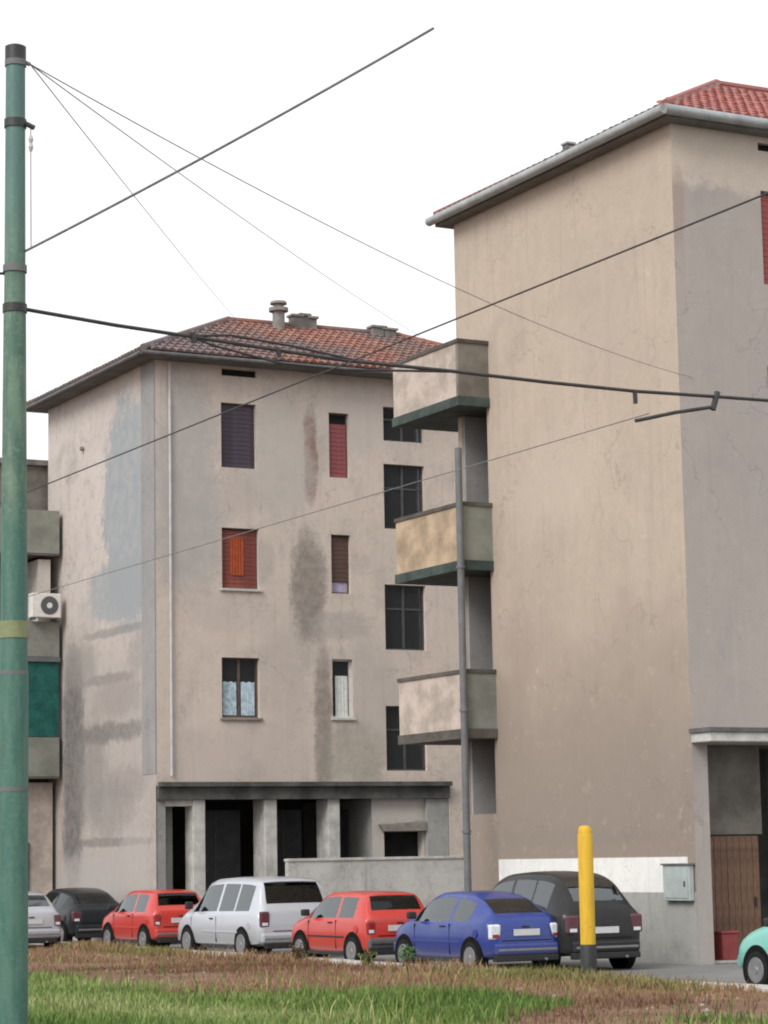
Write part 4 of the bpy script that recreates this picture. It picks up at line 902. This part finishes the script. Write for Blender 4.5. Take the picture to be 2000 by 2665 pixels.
# ---------------------------------------------------------------- tram pole and overhead wires
ZW = 6.2                                    # contact wire height
x1 = at_z(800, 977, ZW)                     # where the near contact wire meets the span cable
wp = None
a = ray(37, 1300); a = a.x / a.y
t = (x1.x - a * x1.y) / (V.x - a * V.y); PP = x1 - V * t; PP.z = 0
gz = float(bank_z(PP.x, PP.y))
def on_pole(py, px=37): return at_y(px, py, PP.y).z
def tram_pole():
    top = on_pole(118)
    root = empty('tram_pole', (PP.x, PP.y, gz - 0.1), 0, 'green painted steel overhead-line pole with dark clamps at the left edge', 'pole')
    z = lambda py: on_pole(py) - (gz - 0.1)
    zt = top - (gz - .1)
    MB().lathe([(0.122, 0), (0.118, z(1760)), (0.112, z(1745)), (0.092, z(820)), (0.088, z(800)), (0.080, z(150))], n=32).build('shaft', M['pole'], root, smooth=True)
    MB().lathe([(0.088, z(158)), (0.088, z(122)), (0.06, zt)], n=24).build('cap', M['black_metal'], root, smooth=True)
    for py, h, mt in ((165, .05, 'pipe'), (322, .07, 'black_metal'), (700, .06, 'pipe'), (803, .07, 'black_metal'), (1755, .05, 'pipe'), (2055, .035, 'pipe')):
        r = 0.09 + (py - 150) / 2500 * .042; MB().lathe([(r, z(py) - h / 2), (r, z(py) + h / 2)], n=24).build('clamp', M[mt], root)
    MB().lathe([(0.1165, z(1662)), (0.1155, z(1618))], n=28).build('sticker', M['sticker'], root)
    MB().tube([(0.08, -0.02, z(322)), (0.16, -0.02, z(335))], 0.022, 8).build('bracket', M['black_metal'], root)
    MB().tube([(0.08, -0.0, z(162)), (0.12, -0.0, z(168))], 0.018, 8).build('bracket', M['pipe'], root)
    MB().tube([(0.13, -0.02, z(330)), (0.135, -0.02, z(650))], 0.005, 6).build('drop_wire', M['cable_pale'], root)
    MB().lathe([(0.012, z(395)), (0.022, z(385)), (0.012, z(375)), (0.022, z(365)), (0.012, z(355))], (0.132, -0.02, 0), n=10).build('insulator', M['sill'], root)
    MB().tube([(-0.07, 0, z(712)), (-1.6, -0.85, z(712) - .05)], 0.012, 6).build('side_wire', M['cable_dark'], root)
    return root
tram_pole()
def cable(name, pts, r, mat, label, sag=0.0, n=24, cat='cable', group=None):
    pts = [Vector(p) for p in pts]; c = pts[0]; out = []
    if len(pts) == 2:
        for i in range(n + 1):
            s = i / n; p = pts[0].lerp(pts[1], s); p.z -= sag * 4 * s * (1 - s); out.append(p)
    else: out = pts
    o = MB().tube([p - c for p in out], r, 6).build(name, M[mat], smooth=True); o.location = c
    return tag(o, label, cat, group)
# two contact wires parallel to the road
def along(px, py, z, px0, px1):
    p = at_z(px, py, z); pts = []
    for s in (px0, px1):
        a = ray(s, 900); q = None
        # point on the line p + U*s that projects near column s
        best = min(((abs(1000 + FPX * (CAMROT.transposed() @ (p + U * k_ - O)).x / -(CAMROT.transposed() @ (p + U * k_ - O)).z - s), k_) for k_ in np.linspace(-16, 60, 1500) if (p + U * float(k_)).y > 3), key=lambda e: e[0])[1]
        pts.append(p + U * float(best))
    return pts
wa = along(1190, 829, ZW, 2250, 60); wa[0] = wa[0] - U * 22; wa[1] = wa[1] + U * 25; cable('contact_wire', wa, 0.007, 'cable_dark', 'thin dark wire running up to the right above the lower block windows', n=2, group='tram contact wires')
wb = along(1500, 1132, ZW, 1690, 60); cable('contact_wire', wb, 0.0055, 'cable_grey', 'faint thin wire running left from the clamped bar across the tall block wall', n=2, group='tram contact wires')
# span cable between the pole and the far side, with its registration fittings
zs = on_pole(803)
SPn = U
def span_pt(px, py): return at_plane(px, py, PP, U)
sp = [span_pt(62, 804), span_pt(300, 846), span_pt(500, 876), span_pt(730, 912), span_pt(900, 938), span_pt(1180, 966), span_pt(1420, 994), span_pt(1655, 1018), span_pt(1865, 1032), span_pt(2000, 1042), span_pt(2260, 1062), span_pt(2260, 1062) + V * 18 + Vector((0, 0, 1.2))]
span = empty('span_cable', sp[0], 0, 'thick dark span cable from the green pole across both blocks with clamps', 'cable')
def loc(p): return Vector(p) - sp[0]
MB().tube([loc(p) for p in sp], 0.017, 8).build('cable', M['cable_dark'], span, smooth=True)
MB().tube([loc(span_pt(490, 874)), loc(span_pt(600, 872)), loc(span_pt(760, 900)), loc(span_pt(960, 945)), loc(span_pt(1180, 967))], 0.012, 8).build('second_strand', M['cable_dark'], span, smooth=True)
MB().tube([loc(span_pt(490, 875)), loc(span_pt(560, 900)), loc(span_pt(730, 945)), loc(span_pt(900, 962)), loc(span_pt(1180, 967))], 0.011, 8).build('second_strand', M['cable_dark'], span, smooth=True)
MB().tube([loc(span_pt(1655, 1095)), loc(span_pt(1760, 1073)), loc(span_pt(1862, 1058))], 0.018, 8).build('registration_arm', M['cable_dark'], span, smooth=True)
MB().tube([loc(span_pt(1653, 1016)), loc(span_pt(1655, 1050))], 0.022, 8).build('clamp', M['black_metal'], span)
MB().tube([loc(span_pt(1868, 1020)), loc(span_pt(1856, 1066))], 0.030, 8).build('clamp', M['black_metal'], span)
MB().tube([loc(span_pt(500, 865)), loc(span_pt(506, 892))], 0.028, 8).build('clamp', M['black_metal'], span)
MB().tube([loc(span_pt(722, 905)), loc(span_pt(728, 930))], 0.022, 8).build('clamp', M['black_metal'], span)
# heavy grey rod-like cable rising to the upper right
pa = at_y(62, 655, PP.y); pb = at_y(1130, 72, PP.y - 1.0)
cable('stay_cable', [pa, pb], 0.011, 'cable_grey', 'grey cable rising from the pole to the upper right and ending in the white sky', 0.03)
# three faint wires from the pole top
pt = at_y(78, 166, PP.y)
r0w = Lroot.matrix_world if False else None
def Lw(x, y, z): return CL + V * x + U * y + Vector((0, 0, z))
def ridge_at(px, py):
    P = Lw(0, Lr0[1], 0); return at_plane(px, py, P, U)
q1 = ridge_at(612, 828); q2 = ridge_at(1108, 882); q3 = at_plane(1802, 982, CR, U) - U * 0.0
cable('guy_wire', [pt, q1], 0.0056, 'cable_pale', 'steepest of three faint wires fanning from the pole top', 0.05, group='faint wires from the pole top')
cable('guy_wire', [pt, q2], 0.0056, 'cable_pale', 'middle one of three faint wires fanning from the pole top', 0.12, group='faint wires from the pole top')
cable('guy_wire', [pt, q3], 0.0056, 'cable_pale', 'flattest faint wire from the pole top, reaching the tall block', 0.30, group='faint wires from the pole top')

# ---------------------------------------------------------------- grass
def blades(name, n, area, hgt, wid, cols, label, dens, lean=0.5):
    """area: (umin,umax,dmin,dmax) along the kerb / away from it; dens(x,y,d)->0..1 keeps a blade"""
    a = rng.uniform(area[0], area[1], n * 4); d = rng.uniform(area[2], area[3], n * 4)
    bx = kerb_x(0) + U.x * a - V.x * d; by = U.y * a - V.y * d
    # only what the camera can see, with a margin to the sides
    ok = (np.abs(bx / np.maximum(by, 1)) < 0.20) & (by > 20) & (rng.uniform(0, 1, len(a)) < dens(bx, by, d))
    bx, by, d = bx[ok][:n], by[ok][:n], d[ok][:n]; m = len(bx)
    bz = bank_z(bx, by) - 0.01
    clump = 0.5 + 0.5 * np.clip(fbm(bx * 1.9 + 7, by * 1.9), -1, 1)
    h = hgt[0] + (hgt[1] - hgt[0]) * rng.uniform(0, 1, m) ** 1.5 * (0.35 + 0.95 * clump); an = rng.uniform(0, 2 * math.pi, m); w = rng.uniform(wid[0], wid[1], m)
    dx, dy = np.cos(an) * w, np.sin(an) * w; la = rng.uniform(0, 2 * math.pi, m); ll = h * rng.uniform(0.1, lean, m); lx, ly = np.cos(la) * ll, np.sin(la) * ll
    P = np.zeros((m, 5, 3)); P[:, 0] = np.stack([bx - dx, by - dy, bz], 1); P[:, 1] = np.stack([bx + dx, by + dy, bz], 1)
    P[:, 2] = np.stack([bx + dx * .75 + lx * .35, by + dy * .75 + ly * .35, bz + h * .6], 1); P[:, 3] = np.stack([bx - dx * .75 + lx * .35, by - dy * .75 + ly * .35, bz + h * .6], 1)
    P[:, 4] = np.stack([bx + lx, by + ly, bz + h], 1)
    me = bpy.data.meshes.new(name); base = np.arange(m) * 5
    loops = np.stack([base, base + 1, base + 2, base + 3, base + 3, base + 2, base + 4], 1).astype(np.int32).ravel()
    me.vertices.add(m * 5); me.vertices.foreach_set('co', P.reshape(-1)); me.loops.add(m * 7); me.loops.foreach_set('vertex_index', loops)
    me.polygons.add(m * 2); st = np.stack([np.arange(m) * 7, np.arange(m) * 7 + 4], 1).astype(np.int32).ravel(); me.polygons.foreach_set('loop_start', st)
    me.update(); me.validate()
    cols = np.array(cols); t_ = np.clip(0.5 + 0.45 * fbm(bx * .8, by * .8) + rng.normal(0, .22, m), 0, .999) * (len(cols) - 1); i0 = t_.astype(int); fr = (t_ - i0)[:, None]
    c = cols[i0] * (1 - fr) + cols[np.minimum(i0 + 1, len(cols) - 1)] * fr; c = c * rng.uniform(.75, 1.25, (m, 1))
    at = me.attributes.new('tint', 'FLOAT_COLOR', 'POINT'); cc = np.ones((m, 5, 4)); cc[:, :, :3] = c[:, None, :]
    at.data.foreach_set('color', cc.astype(np.float32).ravel())
    me.materials.append(M['blade']); o = bpy.data.objects.new(name, me); COL.objects.link(o); return tag(o, label, 'grass', kind='stuff')
def edge(x, y):
    d = kd(x, y); a = -(kerb_x(0) - x) * -0.471 + y * 0.882
    e = 7.0 + 0.7 * fbm(x * .55 + 2, y * .55) + .5 * fbm(x * 1.7, y * 1.7)
    g1 = np.exp(-(((a - 39) / 3.0) ** 2 + ((d - 6.0) / 1.8) ** 2)); g2 = np.exp(-(((a - 33.9) / 1.3) ** 2 + ((d - 4.9) / .9) ** 2))
    return e - 3.6 * g1 - 3.4 * g2 + .7 * fbm(x * 3.1 + 4, y * 3.1)
blades('grass', 120000, (14, 66, 1.0, 17), (0.05, 0.20), (0.006, 0.013), [(0.06, 0.12, 0.026), (0.125, 0.195, 0.05), (0.20, 0.265, 0.085), (0.28, 0.31, 0.14)],
       'bright green grass covering the foreground verge', lambda x, y, d: np.clip((d - edge(x, y)) / 1.5, 0.008, 1))
blades('dry_grass', 52000, (14, 66, 0.2, 10), (0.03, 0.13), (0.005, 0.011), [(0.13, 0.068, 0.042), (0.20, 0.115, 0.075), (0.29, 0.185, 0.115), (0.21, 0.15, 0.07)],
       'dry brown grass on the earth bank behind the green grass', lambda x, y, d: np.clip(1.4 - (d - edge(x, y)) / 1.2, 0.02, 1) * np.clip(.35 + .6 * fbm(x * 1.3, y * 1.3), .05, 1))
blades('kerb_weeds', 9000, (40, 66, 0.0, 1.1), (0.10, 0.26), (0.006, 0.013), [(0.15, 0.08, 0.045), (0.23, 0.135, 0.08), (0.30, 0.20, 0.12), (0.17, 0.17, 0.06)],
       'withered brown growth hiding the kerb under the parked cars', lambda x, y, d: np.clip(.55 + .7 * fbm(x * 1.6 + 3, y * 1.6), .08, 1), lean=0.8)
blades('tall_grass', 7000, (14, 66, 1.5, 17), (0.16, 0.46), (0.006, 0.014), [(0.07, 0.13, 0.03), (0.17, 0.23, 0.05), (0.30, 0.30, 0.14), (0.34, 0.29, 0.17)],
       'taller loose tufts standing out of the verge grass', lambda x, y, d: np.clip((fbm(x * 2.3 + 9, y * 2.3) - .55) * 2.2, 0, 1) * np.clip((d - edge(x, y) + 2.2) / 2.0, .05, 1), lean=0.7)
def stones(n=420):
    mb = MB(); k = 0
    while k < n:
        a = rng.uniform(22, 62); d = rng.uniform(0.4, 9.5); x = kerb_x(0) + U.x * a - V.x * d; y = U.y * a - V.y * d
        if abs(x / y) > .2 or y < 20: continue
        z = float(bank_z(x, y)); r = 0.012 + 0.045 * rng.uniform() ** 3; k += 1; b = len(mb.v)
        pts = [(1, 0, .1), (.3, .9, 0), (-.8, .5, .1), (-.7, -.6, 0), (.4, -.9, .1), (.1, .1, .9), (0, 0, -.5)]
        mb.add([(x + px * r * rng.uniform(.7, 1.3), y + py * r * rng.uniform(.7, 1.3), z + pz * r * rng.uniform(.6, 1)) for px, py, pz in pts],
               [(0, 1, 5), (1, 2, 5), (2, 3, 5), (3, 4, 5), (4, 0, 5), (1, 0, 6), (2, 1, 6), (3, 2, 6), (4, 3, 6), (0, 4, 6)])
    tag(mb.build('gravel', M['gravel']), 'small pale stones strewn over the bare earth', 'gravel', kind='stuff')
stones()
# a few weeds that stand out singly at the kerb
def weed(px, py, h, col, label):
    p = at_z(px, py, 0.12); root = empty('weed', (p.x, p.y, float(bank_z(p.x, p.y)) if kd(p.x, p.y) > 0 else 0.0), random.uniform(0, 6), label, 'weed', 'weeds by the kerb')
    st = MB(); lv = MB()
    for k in range(9):
        an = random.uniform(0, 6.28); r = random.uniform(.05, .22) * h * 2; tip = Vector((math.cos(an) * r, math.sin(an) * r, h * random.uniform(.6, 1)))
        st.tube([(0, 0, 0), tip * .5 + Vector((0, 0, .06 * h)), tip], 0.006, 5)
        for q in range(16):
            c = tip * random.uniform(.3, 1.05) + Vector((random.gauss(0, .04), random.gauss(0, .04), random.gauss(0, .03))); s = random.uniform(.025, .055)
            d1 = Vector((random.gauss(0, 1), random.gauss(0, 1), random.gauss(0, .6))).normalized() * s; d2 = d1.orthogonal().normalized() * s * .5
            lv.add([c - d1, c + d2, c + d1, c - d2], [(0, 1, 2, 3)])
    st.build('stem', M['dirt'], root); lv.build('leaves', simple('weed_leaf', col, .8, .2, .3, 9), root, fix=False)
weed(1062, 2520, 0.42, (0.06, 0.13, 0.05), 'dark green weed in front of the blue car')
weed(955, 2512, 0.30, (0.30, 0.36, 0.16), 'pale green weed in front of the red car beside the blue one')
weed(778, 2500, 0.34, (0.16, 0.13, 0.06), 'brown withered weed between the silver people carrier and the red car')
